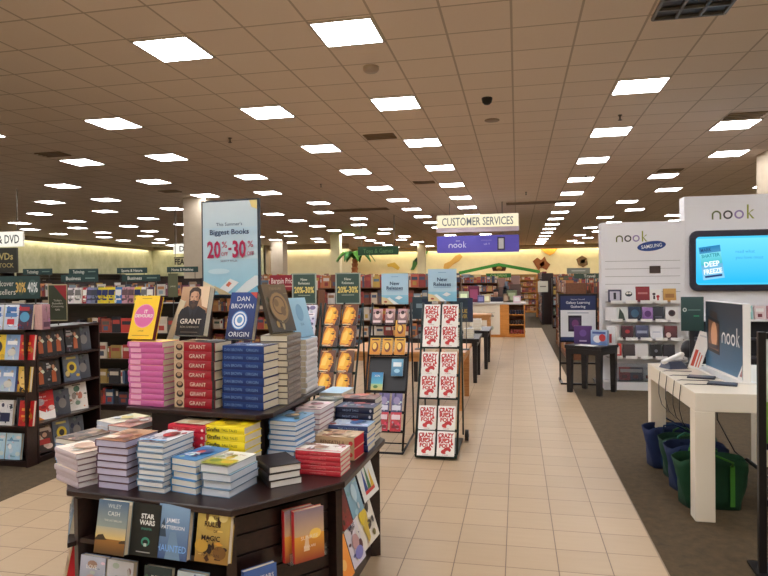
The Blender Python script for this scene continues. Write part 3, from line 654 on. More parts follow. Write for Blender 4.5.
for key, x, lab in [('dusk',-1.99,'lilac grey hardcover on the bottom shelf, below the landscape covered one'),('duskb',-1.83,'pale hardcover with brown spot on the bottom shelf, below the black hardcover'),('deepgreen',-1.62,'dark green hardcover on the bottom shelf, below the big blue title'),('icy',-1.44,'icy blue hardcover on the bottom shelf, below the mustard one')]:
    stand(key, (x, 2.63-.12*(x+2.1), .17), TR, .13, lab, G3)
def holder(p, rz, w, h, lab):
    M = T(Vector(p)) @ RZ(rz)
    t = thing('acrylic_holder', lab, 'book holder', M=M, group='clear book holders on the slatwall')
    MB().box((-w/2,.052,0),(w/2,.055,h*.8),(235,240,240),'acrylic').build('back', t)
    MB().box((-w/2,-.030,-.004),(w/2,.055,0),(235,240,240),'acrylic').build('ledge', t)
    MB().box((-w/2,-.033,-.004),(w/2,-.030,h*.22),(235,240,240),'acrylic').build('lip', t)
hp = atz(309, 560, .36); RZD = math.radians(50)
dv = Vector((math.sin(RZD), -math.cos(RZD), 0)); sv = Vector((math.cos(RZD), math.sin(RZD), 0))
def onslat(s, z, off):   # s along the diagonal slat face
    a = Vector((*slat[2], 0)); b2 = Vector((*slat[3], 0)); e = (b2-a).normalized(); nrm = Vector((e.y, -e.x, 0))
    q = a + e*s + nrm*off; return (q.x, q.y, z), math.atan2(nrm.x, -nrm.y)
q, ra = onslat(.345, .395, .058); holder(q, ra, .20, .24, 'clear holder with two orange sunset books')
stand('horizon', onslat(.315, .397, .036)[0], ra-.06, .02, 'red-spined sunset hardcover behind its twin in the clear holder', G3)
stand('horizon', onslat(.345, .397, .074)[0], ra-.06, .02, 'red-spined sunset hardcover in front of its twin in the clear holder', G3)
q, ra = onslat(.10, .185, .058); holder(q, ra, .18, .24, 'clear holder with a blue book near the floor')
stand('stars', onslat(.10, .187, .06)[0], ra, .04, 'blue hardcover with light title in the low clear holder', G3)
bookkind('crayons', .25,.24,.02,WHITE,(30,40,60),[('bg',(236,236,232),(240,240,236)),('poly',[(.2,.2),(.3,.75),(.4,.2)],(40,70,150)),('poly',[(.4,.2),(.5,.85),(.6,.2)],(60,120,70)),('poly',[(.6,.2),(.7,.65),(.8,.2)],(220,180,40)),('rect',.2,.12,.8,.2,(210,60,50))])
bookkind('iceblue', .17,.23,.02,(120,160,180),(60,80,96),[('bg',(126,166,186),(160,196,210)),('disc',.5,.5,.2,.2,(190,214,224))])
bookkind('redsmall', .12,.18,.02,(150,60,50),(120,40,40),[('bg',(150,60,50),(90,50,50))])
bookkind('bird', .26,.37,.02,WHITE,(200,190,180),[('bg',(226,218,206),(236,230,220)),('poly',[(.1,.95),(.35,.95),(.6,.7),(.55,.5),(.3,.55),(.15,.7)],(96,66,44)),('disc',.35,.45,.22,.14,(226,196,60)),('poly',[(.2,.3),(.5,.45),(.45,.1),(.3,.05)],(206,176,70)),('disc',.7,.55,.07,.06,(66,60,56)),('disc',.8,.3,.06,.05,(66,60,56)),('disc',.7,.12,.08,.05,(120,110,60))])
bookkind('crowd', .18,.27,.025,(206,200,214),(30,34,60),[('bg',(206,200,216),(230,224,226)),TX('CROWD',.5,.85,.08,.85,(110,40,56),.02),TX('RULES',.5,.72,.08,.8,(60,44,80),.02),('disc',.5,.42,.25,.15,(190,150,150)),('disc',.55,.2,.3,.12,(120,120,190))])
bookkind('orange', .15,.22,.02,(230,130,40),(210,110,30),[('bg',(232,136,40),(240,160,70)),('disc',.5,.7,.12,.08,(40,30,30)),('disc',.4,.35,.2,.12,(240,190,110))])
for key, Y, z, lab in [('redsmall',3.06,.45,'small dark red book on the upper shelf of the right bay'),('iceblue',3.24,.45,'icy blue book on the upper shelf of the right bay'),('crayons',3.52,.45,'white picture book with coloured crayons on the right bay'),
   ('orange',3.06,.18,'orange book on the lower shelf of the right bay'),('crowd',3.25,.18,'lilac book with dark red title on the lower shelf of the right bay'),('bird',3.52,.18,'tall white picture book with brown and yellow figure')]:
    stand(key, (-.868+.03*(Y-3.0), Y, z), math.radians(84), .30, lab, G3)
for key, s, z, lab in [('deepgreen',.28,.46,'dark book on the upper shelf of the left corner bay'),('icy',.42,.46,'icy blue book on the upper shelf of the left corner bay'),('crowd',.28,.17,'lilac book on the lower shelf of the left corner bay'),('tan',.44,.17,'thick tan book on the lower shelf of the left corner bay')]:
    a = Vector((*outer[0],0)); b2 = Vector((*outer[1],0)); e = (b2-a).normalized(); nrm = Vector((e.y,-e.x,0)); q = a + e*s + nrm*.005
    stand(key, (q.x,q.y,z), math.atan2(nrm.x,-nrm.y), .2, lab, G3)

# sale poster on a stand in the middle of the tier
pw = thing('sale_poster', 'tall light blue sale poster with red percentages over the octagonal table', 'poster', (-1.735, 3.60, ZU), TR)
pw.scale = (1.16,1.16,1.045)
mb = MB().box((-.177,-.008,.565),(.177,.008,1.135),(40,52,70),'plastic'); mb.build('frame', pw)
SKY1, SKY2 = (176,214,236), (206,226,238)
mb = MB(); W_, H_ = .336, .552
paint(mb, facing((-.168,-.0085,.574)), W_, H_, [('bg',(150,206,230),(210,226,236)),('grad',0,.38,1,.72,(196,222,236),(190,220,238)),('poly',[(.86,1),(1,1),(1,.9),(.9,.93)],(236,220,150)),
  ('poly',[(0,.0),(.5,.0),(.75,.05),(.95,.13),(1,.2),(1,.0)],(120,190,222)),('poly',[(.55,.0),(.8,.14),(.95,.2),(1,.2),(1,.10),(.75,.0)],(232,240,244)),('poly',[(.3,.06),(.5,.17),(.66,.13),(.46,.02)],(236,240,244)),('poly',[(.42,.1),(.48,.14),(.53,.12),(.47,.08)],(206,110,90)),
  ('poly',[(0,.15),(.3,.06),(.12,.0),(0,.0)],(228,214,180)),('poly',[(.2,.1),(.4,.04),(.52,-.0),(.3,.0)],(206,190,150)),('disc',.3,.25,.2,.03,(196,224,238)),
  TX("This Summer's",.5,.755,.034,.66,(40,70,110),.004),TX('Biggest Books',.5,.672,.054,.92,(34,60,104),.014),
  ('text','20',.215,.485,.17,.27,(176,34,84),.03,.62),TX('%',.415,.535,.065,.12,(176,34,84),.01),TX('OFF',.415,.435,.04,.12,(176,34,84),.01),('rect',.485,.475,.545,.50,(176,34,84)),
  ('text','30',.685,.485,.17,.27,(176,34,84),.03,.62),TX('%',.89,.535,.065,.12,(176,34,84),.01),TX('OFF',.89,.435,.04,.12,(176,34,84),.01),TX('SELECT TITLES',.5,.36,.02,.42,(120,70,110))], mat='card', lift=.0006)
mb.build('printed_sheet', pw)
MB().cyl((0,.02,.012),(0,.02,.62),.012,(40,42,46),'metal',12).build('pole', pw); MB().box((-.16,.0085,.55),(.16,.03,.585),(40,42,46),'metal').build('bracket', pw)
MB().box((-.11,-.07,0),(.11,.11,.012),(40,42,46),'metal').build('base', pw)
# ------------------------------------------------------------------ bookcases and the stuff of far book rows
FARB = MB()
PAL = [tuple(int(v*.72+.28*m) for v, m in zip(c, (104,88,76))) for c in [(150,40,40),(190,60,50),(200,120,60),(214,176,70),(226,214,190),(236,232,224),(60,80,120),(40,60,90),(90,120,150),(150,180,200),(60,90,70),(110,90,70),(70,50,44),(40,36,40),(120,60,90),(180,150,120),(206,196,180),(130,30,36),(214,140,80),(96,70,110)]]
def fill(M, x0, x1, z, hmax=.25, depth=.16, y=.03, r=None, face=.25, density=1.0, pal=PAL):
    """a shelf row of far books: mixed spines and face-out covers, local front at y = 0"""
    r = r or rng; x = x0
    while x < x1 - .03:
        if r.random() > density: x += r.uniform(.04,.15); continue
        c = r.choice(pal); h = hmax*r.uniform(.72,1.0)
        if r.random() < face:
            w = min(r.uniform(.12,.17), x1-x)
            FARB.box((x,y,z),(x+w,y+.03,z+h),c,'farprint',M)
            c2 = r.choice(pal); FARB.box((x+.1*w,y-.001,z+h*.55),(x+.9*w,y,z+h*.8),c2,'farprint',M)
            if r.random() < .5: FARB.box((x+.25*w,y-.001,z+h*.15),(x+.75*w,y,z+h*.45),r.choice(pal),'farprint',M)
            x += w + .008
        else:
            w = min(r.uniform(.018,.045), x1-x); yy = y + r.uniform(0,.015)
            FARB.box((x,yy,z),(x+w,yy+depth,z+h),c,'farprint',M)
            FARB.box((x+.15*w,yy-.001,z+h*.55),(x+.85*w,yy,z+h*.85),r.choice(pal),'farprint',M)
            x += w + .0015
def bookcase(label, x, y, rz, w, d, h, zs, wood, back=True, sides=True, name='bookcase', cat='bookcase', backh=None, plinth=.06, top=True):
    t = thing(name, label, cat, (x, y, 0), rz)
    wd = wood
    if sides:
        for s in (-1, 1): MB().box((s*w/2-(.02 if s>0 else 0),0,0),(s*w/2+(0 if s>0 else .02),d,h),(60,40,34),wd).build('side_panel', t)
    if back: MB().box((-w/2+.02,d-.015,0),(w/2-.02,d,backh or h),(60,40,34),wd).build('back_panel', t)
    MB().box((-w/2+.02,.02,0),(w/2-.02,d-.015,plinth),(40,28,24),wd).build('plinth', t)
    for z in zs: MB().box((-w/2+.02,0.0,z-.02),(w/2-.02,d-.015,z),(60,40,34),wd).build('shelf', t)
    if top: MB().box((-w/2,0,h-.02),(w/2,d,h+.004),(60,40,34),wd).build('top', t)
    return t, T((x,y,0)) @ RZ(rz)
def board_sign(name, label, p, rz, w, h, bg, art, th=.012, frame=None, lean=0.0, post=None, mat='card', cat='sign', group=None, loc_bottom=True):
    """flat sign whose bottom edge centre is p"""
    M = T(Vector(p)) @ RZ(rz) @ RX(-lean)
    t = thing(name, label, cat, M=M, group=group)
    MB().box((-w/2,0,0),(w/2,th,h),frame or bg,'plastic').build('panel', t)
    mb = MB(); paint(mb, facing((-w/2,-.0003,0)), w, h, art, mat=mat, lift=.0006); mb.build('printed_face', t)
    if post:
        for x in post[1]: MB().cyl((x,th/2,-post[0]),(x,th/2,.01),.006,(60,60,62),'metal',8).build('post', t)
    return t
DGR = (38,62,58)

# ---- near left pair of dark cases
ZL = (.06,.38,.70,1.0,1.28)
bookcase('dark bookcase at the left edge, bestsellers facing the camera', -5.40, 4.98, 0, 1.86, .125, 1.284, ZL[:4], 'espresso', name='bookcase', backh=1.28)
bookcase('dark bookcase side with face-out books, facing the tiled aisle', -4.47, 5.575, PI/2, .92, .34, 1.284, ZL[:4], 'espresso')
def fb(key, w, h, t, cover, art, hard=True, spine=None, pages=CREAM): bookkind(key, w, h, t, cover, spine or cover, art, hard=hard, pages=pages)
fb('l_blue', .155,.235,.03,(206,214,226),[('bg',(190,206,226),(226,230,236)),('rect',.15,.72,.85,.9,(60,110,180)),('rect',.1,.5,.9,.66,(80,130,190)),('rect',.25,.2,.75,.42,(206,50,60))])
fb('l_dark', .155,.235,.03,(40,50,84),[('bg',(70,30,44),(40,56,100)),('disc',.5,.5,.34,.2,(80,150,190)),('rect',.2,.75,.8,.9,(170,40,50))])
fb('l_yellow', .155,.235,.03,(226,190,40),[('bg',(230,190,40),(240,206,60)),('disc',.5,.5,.3,.24,(60,50,40))])
fb('l_sky', .155,.235,.03,(150,180,214),[('bg',(186,200,220),(120,160,210)),('rect',.15,.6,.85,.75,(236,236,236)),('disc',.5,.3,.3,.14,(210,206,196))])
fb('l_red', .155,.235,.03,(190,30,36),[('bg',(180,26,34),(206,40,40)),('rect',.2,.6,.8,.7,(230,150,60)),('rect',.2,.35,.8,.43,(230,150,60))])
fb('l_face', .155,.235,.03,(214,166,60),[('bg',(206,150,50),(236,196,80)),('disc',.55,.5,.3,.34,(236,196,110)),('disc',.42,.56,.05,.03,(70,50,30)),('disc',.66,.56,.05,.03,(70,50,30)),('rect',.45,.3,.65,.33,(150,70,50)),('rect',0,0,.16,1,(40,60,110))])
fb('l_label', .155,.235,.03,(210,206,206),[('bg',(206,204,206),(226,222,222)),('rect',.15,.15,.85,.5,(30,36,70)),('disc',.3,.8,.1,.08,(60,60,90))])
fb('l_pale', .165,.24,.03,(176,206,220),[('bg',(150,190,214),(196,220,230)),('disc',.3,.5,.12,.1,(236,236,236)),('rect',.1,.7,.9,.76,(120,160,190))])
fb('l_blush', .10,.235,.028,(206,166,160),[('bg',(150,110,124),(176,130,140)),('rect',.1,.1,.9,.3,(90,60,80))])
fb('l_figure', .175,.26,.02,(30,28,30),[('bg',(34,30,32),(60,52,50)),('disc',.6,.72,.12,.1,(206,150,110)),('poly',[(.46,.12),(.48,.5),(.6,.6),(.74,.5),(.74,.12)],(176,88,44)),('poly',[(.5,.6),(.5,.84),(.7,.88),(.74,.66)],(60,36,28)),('disc',.61,.7,.08,.09,(206,150,112)),('rect',.06,.66,.44,.76,(206,200,196)),('rect',.06,.80,.36,.86,(206,200,196)),('rect',.05,.2,.35,.27,(150,150,150))],hard=False)
fb('l_gold', .18,.275,.02,(96,104,120),[('bg',(90,100,120),(120,126,140)),('disc',.5,.5,.3,.22,(226,196,60)),('disc',.5,.5,.16,.12,(60,50,50)),('rect',.2,.82,.8,.9,(226,206,120))],hard=False)
fb('l_redwhite', .23,.30,.02,(214,40,40),[('bg',(214,50,40),(206,30,40)),('poly',[(0,0),(1,0),(1,.3),(.6,.22),(0,.45)],(240,236,230)),('poly',[(0,0),(.5,0),(0,.25)],(236,140,50)),TX('the art',.5,.75,.06,.5,WHITE),TX('of you',.55,.62,.06,.5,WHITE)],hard=False)
fb('l_white', .24,.30,.02,(226,222,216),[('bg',(220,214,206),(232,228,222)),('disc',.35,.5,.1,.12,(150,140,130)),('disc',.65,.5,.1,.12,(190,120,100)),('disc',.5,.25,.12,.08,(120,140,120)),('rect',.3,.85,.7,.9,(120,120,116))],hard=False)
fb('l_grey', .17,.255,.02,(70,72,80),[('bg',(60,62,70),(96,98,106)),('disc',.5,.45,.25,.2,(130,124,120))],hard=False)
fb('l_group', .20,.26,.02,(60,44,40),[('bg',(50,36,34),(90,66,56)),('disc',.3,.6,.12,.09,(206,160,130)),('disc',.6,.65,.12,.09,(206,160,130)),('rect',.15,.3,.85,.5,(170,50,44)),('rect',.1,.8,.9,.92,(200,180,160))],hard=False)
GL = 'books on the dark bestseller bookcase at the left edge'
YF1 = 5.03
def Lx(pxx, y=YF1): return aty(pxx, 300, y).x
row = [(1.284,[('l_blue',-3,'white and blue'),('l_blue',12.5,'white blue and red'),('l_dark',26,'dark red and blue')]),
 (1.0,[('l_yellow',-1,'yellow and black'),('l_sky',13,'sky blue'),('l_red',27,'red')]),
 (.70,[('l_sky',-4,'pale sky blue'),('l_sky',8.5,'light blue'),('l_face',23,'golden face')]),
 (.38,[('l_label',5,'white with navy label'),('l_red',25.5,'bright red')]),
 (.06,[('l_pale',-4,'pale blue'),('l_pale',12,'pale turquoise')])]
lev = {1.284:'on top of the case',1.0:'on the upper shelf',.70:'on the middle shelf',.38:'on the lower shelf',.06:'on the bottom shelf'}
for z, items in row:
    for key, x, nm in items:
        stand(key, (Lx(x), YF1, z), 0, .14, '%s book %s, left edge bookcase' % (nm, lev[z]), GL)
for i in range(3):
    spineout('l_blush', (Lx(33.5)+.030*i, YF1+.02, 1.284), 0, 'upright blush pink book, %s of three on the left case corner' % ORD[i], GL)
for i in range(4):
    spineout('l_grey', (Lx(14)+.026*i, YF1+.02, .38), 0, 'grey upright book, %s beside the navy label book' % ORD[i], GL)
XF1 = -4.555
def Ly(pxx, x=XF1): return atx(pxx, 340, x).y
for z, items in [(1.0,[('l_figure',38,'dark book with orange figure, first'),('l_figure',47,'dark book with orange figure, second'),('l_figure',56,'dark book with orange figure, third'),('l_figure',73,'dark book with orange figure, fourth'),('l_grey',83,'grey book')]),
   (.70,[('l_figure',38,'dark book with orange figure, first'),('l_figure',51,'dark book with orange figure, second'),('l_gold',71,'grey book with a golden emblem'),('l_grey',82,'grey book')]),
   (.38,[('l_redwhite',42,'big red and white book'),('l_grey',61,'dark grey book'),('l_white',76,'big white book with small pictures')]),
   (.06,[('l_group',41,'dark book with two faces'),('l_gold',60,'grey book with golden emblem'),('l_grey',75,'dark grey book')])]:
    for key, x, nm in items:
        stand(key, (XF1, Ly(x), z), PI/2 - .30, .16, '%s, %s, aisle side of the left case' % (nm, lev[z][3:]), GL)
# bestseller sign and tilted green card
board_sign('shelf_sign', 'dark green bestsellers shelf sign with two discounts on the left case', (-4.735, 5.09, 1.575), 0, .66, .215, (34,60,58),
  [('bg',(34,60,58),(40,66,64)),TX('Hardcover',.37,.68,.24,.40,(210,206,196),.0),TX('Bestsellers',.37,.30,.24,.46,(210,206,196)),('disc',.69,.5,.06,.36,(60,78,62)),TX('30%',.69,.5,.42,.17,(214,176,96),.02),('disc',.89,.5,.08,.34,(64,90,88)),TX('40%',.89,.5,.42,.17,(206,212,212),.02)], frame=(24,38,38), post=(.3,(-.28,.28)))
p = atx(58, 321, -4.55)
cp = aty(58, 321, 5.6)
board_sign('card_sign', 'olive green card sign with a red corner on top of the left case', (cp.x, 5.6, cp.z), math.radians(8), .205, .38, (66,70,48),
  [('bg',(176,164,126),(176,164,126)),('rect',.04,.03,.96,.97,(62,66,46)),('poly',[(.3,.97),(.96,.97),(.96,.55)],(150,40,44)),TX('Today\'s',.5,.56,.05,.5,(206,200,180)),TX('Bestsellers',.5,.48,.05,.7,(206,200,180)),TX('Community',.5,.40,.05,.75,(206,200,180)),TX('Gifts',.5,.31,.05,.35,(206,200,180))], frame=(40,44,34), post=(cp.z-1.288,(0,)))

# ---- second dark case behind it
ZC2 = (.08,.36,.70,1.05,1.43)
bookcase('long dark bookcase behind the octagonal table, facing the camera', -5.75, 7.45, 0, 3.3, .4, 1.44, ZC2[:4], 'espresso', backh=1.43)
MCASE = T((-5.75,7.45,0))
GC2 = 'books on the long dark bookcase'
cols = [((226,214,216),'white'),((232,226,220),'cream white'),((190,36,50),'red'),((140,140,186),'violet grey'),((120,130,160),'slate blue'),((226,206,40),'yellow striped'),((236,212,30),'bright yellow'),((232,208,30),'yellow and navy'),((60,120,190),'blue'),((206,150,160),'pink grey'),((200,140,150),'dusty pink'),((230,206,40),'lemon yellow'),((240,236,230),'plain white'),((90,60,90),'plum')]
xs = [72,79,86,91,95.5,100,106,112.5,119.5,126,132,138.5,145,151]
for i, ((c, nm), x) in enumerate(zip(cols, xs)):
    c2 = tuple(int(v*.5) for v in c); ink = (30,40,90) if nm.startswith(('yellow','bright','lemon')) else (c2 if sum(c) > 400 else WHITE)
    bookkind('c2_%d' % i, .11 if i not in (2,) else .07, .215, .03, c, c, [('bg',c,c),('rect',.1,.5,.9,.85,ink),('rect',.2,.2,.8,.3,ink)])
    stand('c2_%d' % i, (aty(x, 300, 7.5).x, 7.5, 1.445), 0, .1, '%s book in the top row of the long dark bookcase' % nm, GC2)
r2 = random.Random(5)
DKP = [(120,40,40),(150,70,50),(60,60,76),(40,36,40),(90,80,70),(170,60,50),(70,86,110),(196,180,160),(150,120,60)]
for z, x0 in ((1.05,97),(.70,95),(.36,95),(.08,97)):
    fill(MCASE, aty(x0, 330, 7.5).x+5.75, 1.6, z, hmax=.215, depth=.14, y=.06, face=.35, pal=DKP+[(206,190,170),(190,60,50)], r=r2, density=.93)
    fill(MCASE, -1.6, aty(x0, 330, 7.5).x+5.75, z, hmax=.215, depth=.14, y=.06, face=.3, pal=DKP, r=r2, density=.6)
def shelf_sign(text, px0, px1, ytop, ybot, Y, lab, sub=True):
    a = aty(px0, ybot, Y); b2 = aty(px1, ybot, Y); c = aty(px0, ytop, Y); w = b2.x-a.x; h = c.z-a.z
    art = [('bg',(36,62,60),(42,70,68)),TX(text,.34 if sub else .5,.5,.5,.4 if sub else .7,(222,222,210),.012)]
    if sub: art.append(('rect',.66,.42,.92,.58,(120,146,136)))
    return board_sign('category_sign', lab, ((a.x+b2.x)/2, Y, a.z), 0, w, h, (34,58,56), art, frame=(26,42,42), post=(max(.05, a.z-1.44) if Y < 8 else max(.05, a.z-1.8), (-w*.4,w*.4)))
shelf_sign('Business', 61, 98, 275, 282, 7.6, 'green category sign, left one on the long dark bookcase')
shelf_sign('Business', 122, 160, 275, 281.5, 7.6, 'green category sign, right one on the long dark bookcase')
shelf_sign('Technology', 23, 52, 269, 275, 10.6, 'green category sign on the far row, leftmost of its four')
shelf_sign('Technology', 69, 98, 269, 275, 10.6, 'green category sign on the far row, second of its four')
shelf_sign('Sports & Nature', 117, 147, 268, 273.5, 10.6, 'green category sign on the far row, third of its four', False)
shelf_sign('Home & Hobbies', 167, 198, 267, 272.5, 10.6, 'green category sign on the far row, right one before the column', False)
b = aty(173, 297, 7.2)
board_sign('card_sign', 'tall olive card sign behind the yellow propped book', (b.x, 7.2, b.z), 0, .13, .30, (80,82,56), [('bg',(84,86,60),(88,90,64)),TX('LARGE',.5,.45,.06,.7,(190,186,160))], post=(b.z-1.0,(0,)))
# ---- rows of far dark cases on the left, books as one mass
bookrows = [(-9.2,10.6,7.0,1.8),(-12.5,13.6,9.0,1.75),(-8.0,17.6,6.0,1.75),(-14.5,19.5,8.0,1.75),(-12.0,23.5,8.0,1.75)]
for i, (x, y, w, h) in enumerate(bookrows):
    zs = (.1,.45,.8,1.15,1.48)
    bookcase('dark bookcase row on the left, %s one behind the long dark case' % ORD[i], x, y, 0, w, .4, h, zs, 'espresso', top=False)
    for z in zs:
        fill(T((x,y,0)), -w/2+.04, w/2-.04, z, hmax=.26, face=.3)
# books visible above, seen from their near ends
# ------------------------------------------------------------------ leaning wire display racks
WIRE = (26,44,42)
class Rack:
    def __init__(s, label, x0, x1, y0, y1, z1, col=WIRE, tray=True, wheels=True, name='display_rack'):
        s.x0, s.x1, s.y0, s.y1, s.z1, s.col = x0, x1, y0, y1, z1, col
        s.t = thing(name, label, 'display rack', ((x0+x1)/2, y0, 0)); s.cx = (x0+x1)/2; s.w = x1-x0
        w = s.w/2; t = s.t; s.zb = .06
        mb = MB()
        if tray: mb.box((-w,-.02,.02),(w,.10,.06),col,'metal'); mb.box((-w,.10,.02),(w,y1-y0+.08,.035),col,'metal')
        else:
            mb.tube([(-w,-.02,.03),(w,-.02,.03)],.012,col,'metal'); mb.tube([(-w,.35,.03),(w,.35,.03)],.008,col,'metal')
            for sx in (-1,1): mb.tube([(sx*w,-.02,.03),(sx*w,y1-y0+.1,.06)],.012,col,'metal')
        mb.build('base_tray' if tray else 'base_frame', t)
        for sx in (-1,1):
            MB().tube([(sx*w,-.01,.05),(sx*w,y1-y0,z1)],.011,col,'metal',8).build('side_rail', t)
            MB().tube([(sx*w,y1-y0+.08,.07),(sx*w,y1-y0+.03,z1*.55),(sx*w,y1-y0,z1)],.009,col,'metal',8).build('rear_leg', t)
        if wheels:
            for sx in (-1,1):
                wh = MB().cyl((sx*(w+.02),y1-y0+.10,.06),(sx*(w+.055),y1-y0+.10,.06),.06,(22,22,24),'plastic',16).build('wheel', t)
                MB().cyl((sx*(w+.015),y1-y0+.10,.06),(sx*(w+.06),y1-y0+.10,.06),.02,(90,90,92),'metal',10).build('hub', wh)
        s.lean = math.atan2(y1-y0, z1-.05)
    def Y(s, z): return s.y0 + (s.y1-s.y0)*(z-.05)/(s.z1-.05)
    def zpix(s, x, y):   # height where the sight line meets the leaning face
        z = .5
        for _ in range(30):
            z = aty(x, y, s.Y(z)).z
        return z
    def shelf(s, z, dep=.05, lip=.02):
        y = s.Y(z) - s.y0; w = s.w/2
        MB().box((-w,y-.035,z-.008),(w,y+dep-.035,z),s.col,'metal').box((-w,y-.04,z-.008),(w,y-.034,z+lip),s.col,'metal').build('ledge', s.t)
    def back(s, z0, z1, col):
        y0 = s.Y(z0)-s.y0; y1 = s.Y(z1)-s.y0; w = s.w/2-.012
        MB().add([(-w,y0+.03,z0),(w,y0+.03,z0),(w,y1+.03,z1),(-w,y1+.03,z1),(-w,y0+.045,z0),(w,y0+.045,z0),(w,y1+.045,z1),(-w,y1+.045,z1)],
          [(0,1,2,3),(7,6,5,4),(0,4,5,1),(1,5,6,2),(2,6,7,3),(3,7,4,0)], col, 'plastic').build('back_panel', s.t)
    def rail(s):
        MB().tube([(0,.02,.05),(0,s.y1-s.y0+.02,s.z1)],.012,s.col,'metal',8).build('center_rail', s.t)
    def book(s, key, x, z, label, group, extra=0.02):
        stand(key, (x, s.Y(z)-.028, z+.001), 0, s.lean+extra, label, group)
    def sign(s, art, z0, h, w, label, bg, off=0.0):
        y = s.y1 + .02
        for sx in (-1,1):
            MB().tube([(sx*w*.4+off,s.y1-s.y0,s.z1-.03),(sx*w*.4+off,y-s.y0+.015,z0+.01)],.006,s.col,'metal').build('sign_holder', s.t)
        board_sign('rack_sign', label, (s.cx+off, y, z0), 0, w, h, bg, art, th=.01, group='signs on top of the display racks')
def newrel_blue():
    return [('bg',(190,220,236),(176,212,234)),('grad',0,.0,1,.3,(126,190,220),(150,206,230)),('poly',[(0,0),(.45,0),(.2,.2),(0,.24)],(226,206,160)),('poly',[(.2,.2),(.3,.22),(.65,.0),(.45,0)],(236,240,240)),('poly',[(.5,.2),(.65,.28),(.8,.22),(.66,.15)],(232,236,240)),('disc',.15,.08,.06,.03,(180,80,60)),
     ('rect',.36,.885,.64,.9,(120,160,196)),TX('New',.5,.68,.11,.4,(44,70,110),.02),TX('Releases',.5,.53,.11,.78,(44,70,110),.02),('rect',.2,.43,.8,.445,(110,150,190))]
def newrel_green():
    return [('bg',(166,176,164),(166,176,164)),('rect',.05,.035,.95,.965,(62,84,76)),TX('New',.5,.80,.08,.35,(214,220,206),.01),TX('Releases',.5,.68,.08,.66,(214,220,206),.01),TX('20%-30%',.5,.46,.19,.82,(230,208,120),.03),('rect',.25,.28,.75,.295,(190,200,180))]
bookkind('face', .165,.24,.03,(60,40,26),(90,60,40),[('bg',(44,26,18),(110,66,40)),('poly',[(.0,.1),(.06,.6),(.22,.95),(.62,1),(.82,.86),(.86,.62),(.84,.36),(.70,.06)],(222,140,30)),
 ('poly',[(.06,.2),(.14,.6),(.34,.86),(.66,.84),(.74,.6),(.66,.3),(.5,.12)],(240,182,50)),('poly',[(.12,.3),(.2,.62),(.4,.78),(.5,.6),(.4,.3)],(248,206,90)),('poly',[(.28,.9),(.62,1),(.86,.84),(.88,.66),(.8,.72),(.66,.86)],(120,64,30)),
 ('poly',[(.52,.60),(.72,.64),(.8,.58),(.66,.55)],(80,40,20)),('poly',[(.55,.67),(.74,.71),(.82,.66)],(120,64,24)),('poly',[(.78,.60),(.92,.42),(.76,.40)],(232,160,50)),('poly',[(.74,.40),(.9,.42),(.8,.37)],(150,76,26)),
 ('poly',[(.55,.28),(.72,.32),(.84,.29),(.70,.24)],(170,50,36)),('poly',[(.3,.0),(.5,.14),(.74,.06),(.7,0)],(150,84,30)),('rect',.06,.045,.6,.075,(246,226,180)),('rect',.1,.92,.5,.945,(226,190,130))],pages=(206,196,190))
bookkind('redletter', .165,.235,.03,(238,234,226),(220,200,196),[('bg',(236,232,224),(240,236,230)),TX('CRAZY',.5,.83,.17,.9,(186,30,34),.05),TX('RICH',.48,.62,.17,.84,(186,30,34),.05),TX('FOLK',.53,.42,.15,.84,(190,34,36),.05),('disc',.14,.72,.07,.06,(200,60,56)),('disc',.86,.5,.07,.06,(200,60,56)),('disc',.45,.66,.12,.06,(206,90,80)),('disc',.6,.26,.22,.10,(190,34,36)),('disc',.42,.18,.18,.09,(196,44,40)),('disc',.62,.15,.12,.08,(236,232,224)),TX('A NOVEL',.5,.05,.04,.5,(150,40,40))],pages=(226,220,214))
R3 = Rack('dark green wheeled rack of white and red books, right of the three', -.97, -.57, 5.93, 6.55, 1.47)
RN = ['top','second','third','fourth','fifth','bottom']
R3.rail()
for i, y in enumerate((326.5, 347.5, 375, 398, 430, 456)):
    z = R3.zpix(438, y); R3.shelf(z)
    for sx, nm in ((-1,'left'),(1,'right')):
        R3.book('redletter', R3.cx + sx*.094, z, 'white book with red lettering, %s one of the %s row' % (nm, RN[i]), 'white and red books on the dark green rack')
R3.sign(newrel_blue(), 1.485, .34, .30, 'light blue new releases sign on the white and red book rack', (150,196,220))
R1 = Rack('wheeled rack of golden face books, left of the light blue signs', -2.05, -1.63, 5.93, 6.55, 1.47)
R1.rail()
for i, y in enumerate((326.5, 347.5, 373, 394.5, 423, 448)):
    z = R1.zpix(340, y); R1.shelf(z)
    for sx, nm in ((-1,'left'),(1,'right')):
        R1.book('face', R1.cx + sx*.098, z, 'book with a golden face, %s one of the %s row' % (nm, RN[i]), 'golden face books on the rack')
R1.sign(newrel_green(), 1.46, .34, .28, 'dark green new releases sign on the golden face rack', (166,176,164), off=.04)
R0_ = Rack('rack partly hidden behind the stacked table, left of the golden face rack', -2.50, -2.10, 5.93, 6.55, 1.47)
bookkind('cityscape', .165,.24,.03,(206,206,220),(90,90,120),[('bg',(190,196,220),(226,222,230)),('disc',.3,.8,.2,.14,(70,66,96)),('disc',.7,.85,.2,.1,(120,110,150)),('rect',.1,.45,.9,.6,(236,232,236)),('rect',.2,.5,.8,.55,(120,90,120)),('disc',.4,.2,.3,.15,(110,120,160))])
R0_.rail()
for i, y in enumerate((326.5, 347.5, 373, 394.5)):
    z = R0_.zpix(312, y); R0_.shelf(z)
    for sx, nm in ((-1,'left'),(1,'right')):
        R0_.book('cityscape', R0_.cx + sx*.098, z, 'lilac and white book, %s one of the %s row, hidden rack' % (nm, RN[i]), 'lilac and white books on the hidden rack')
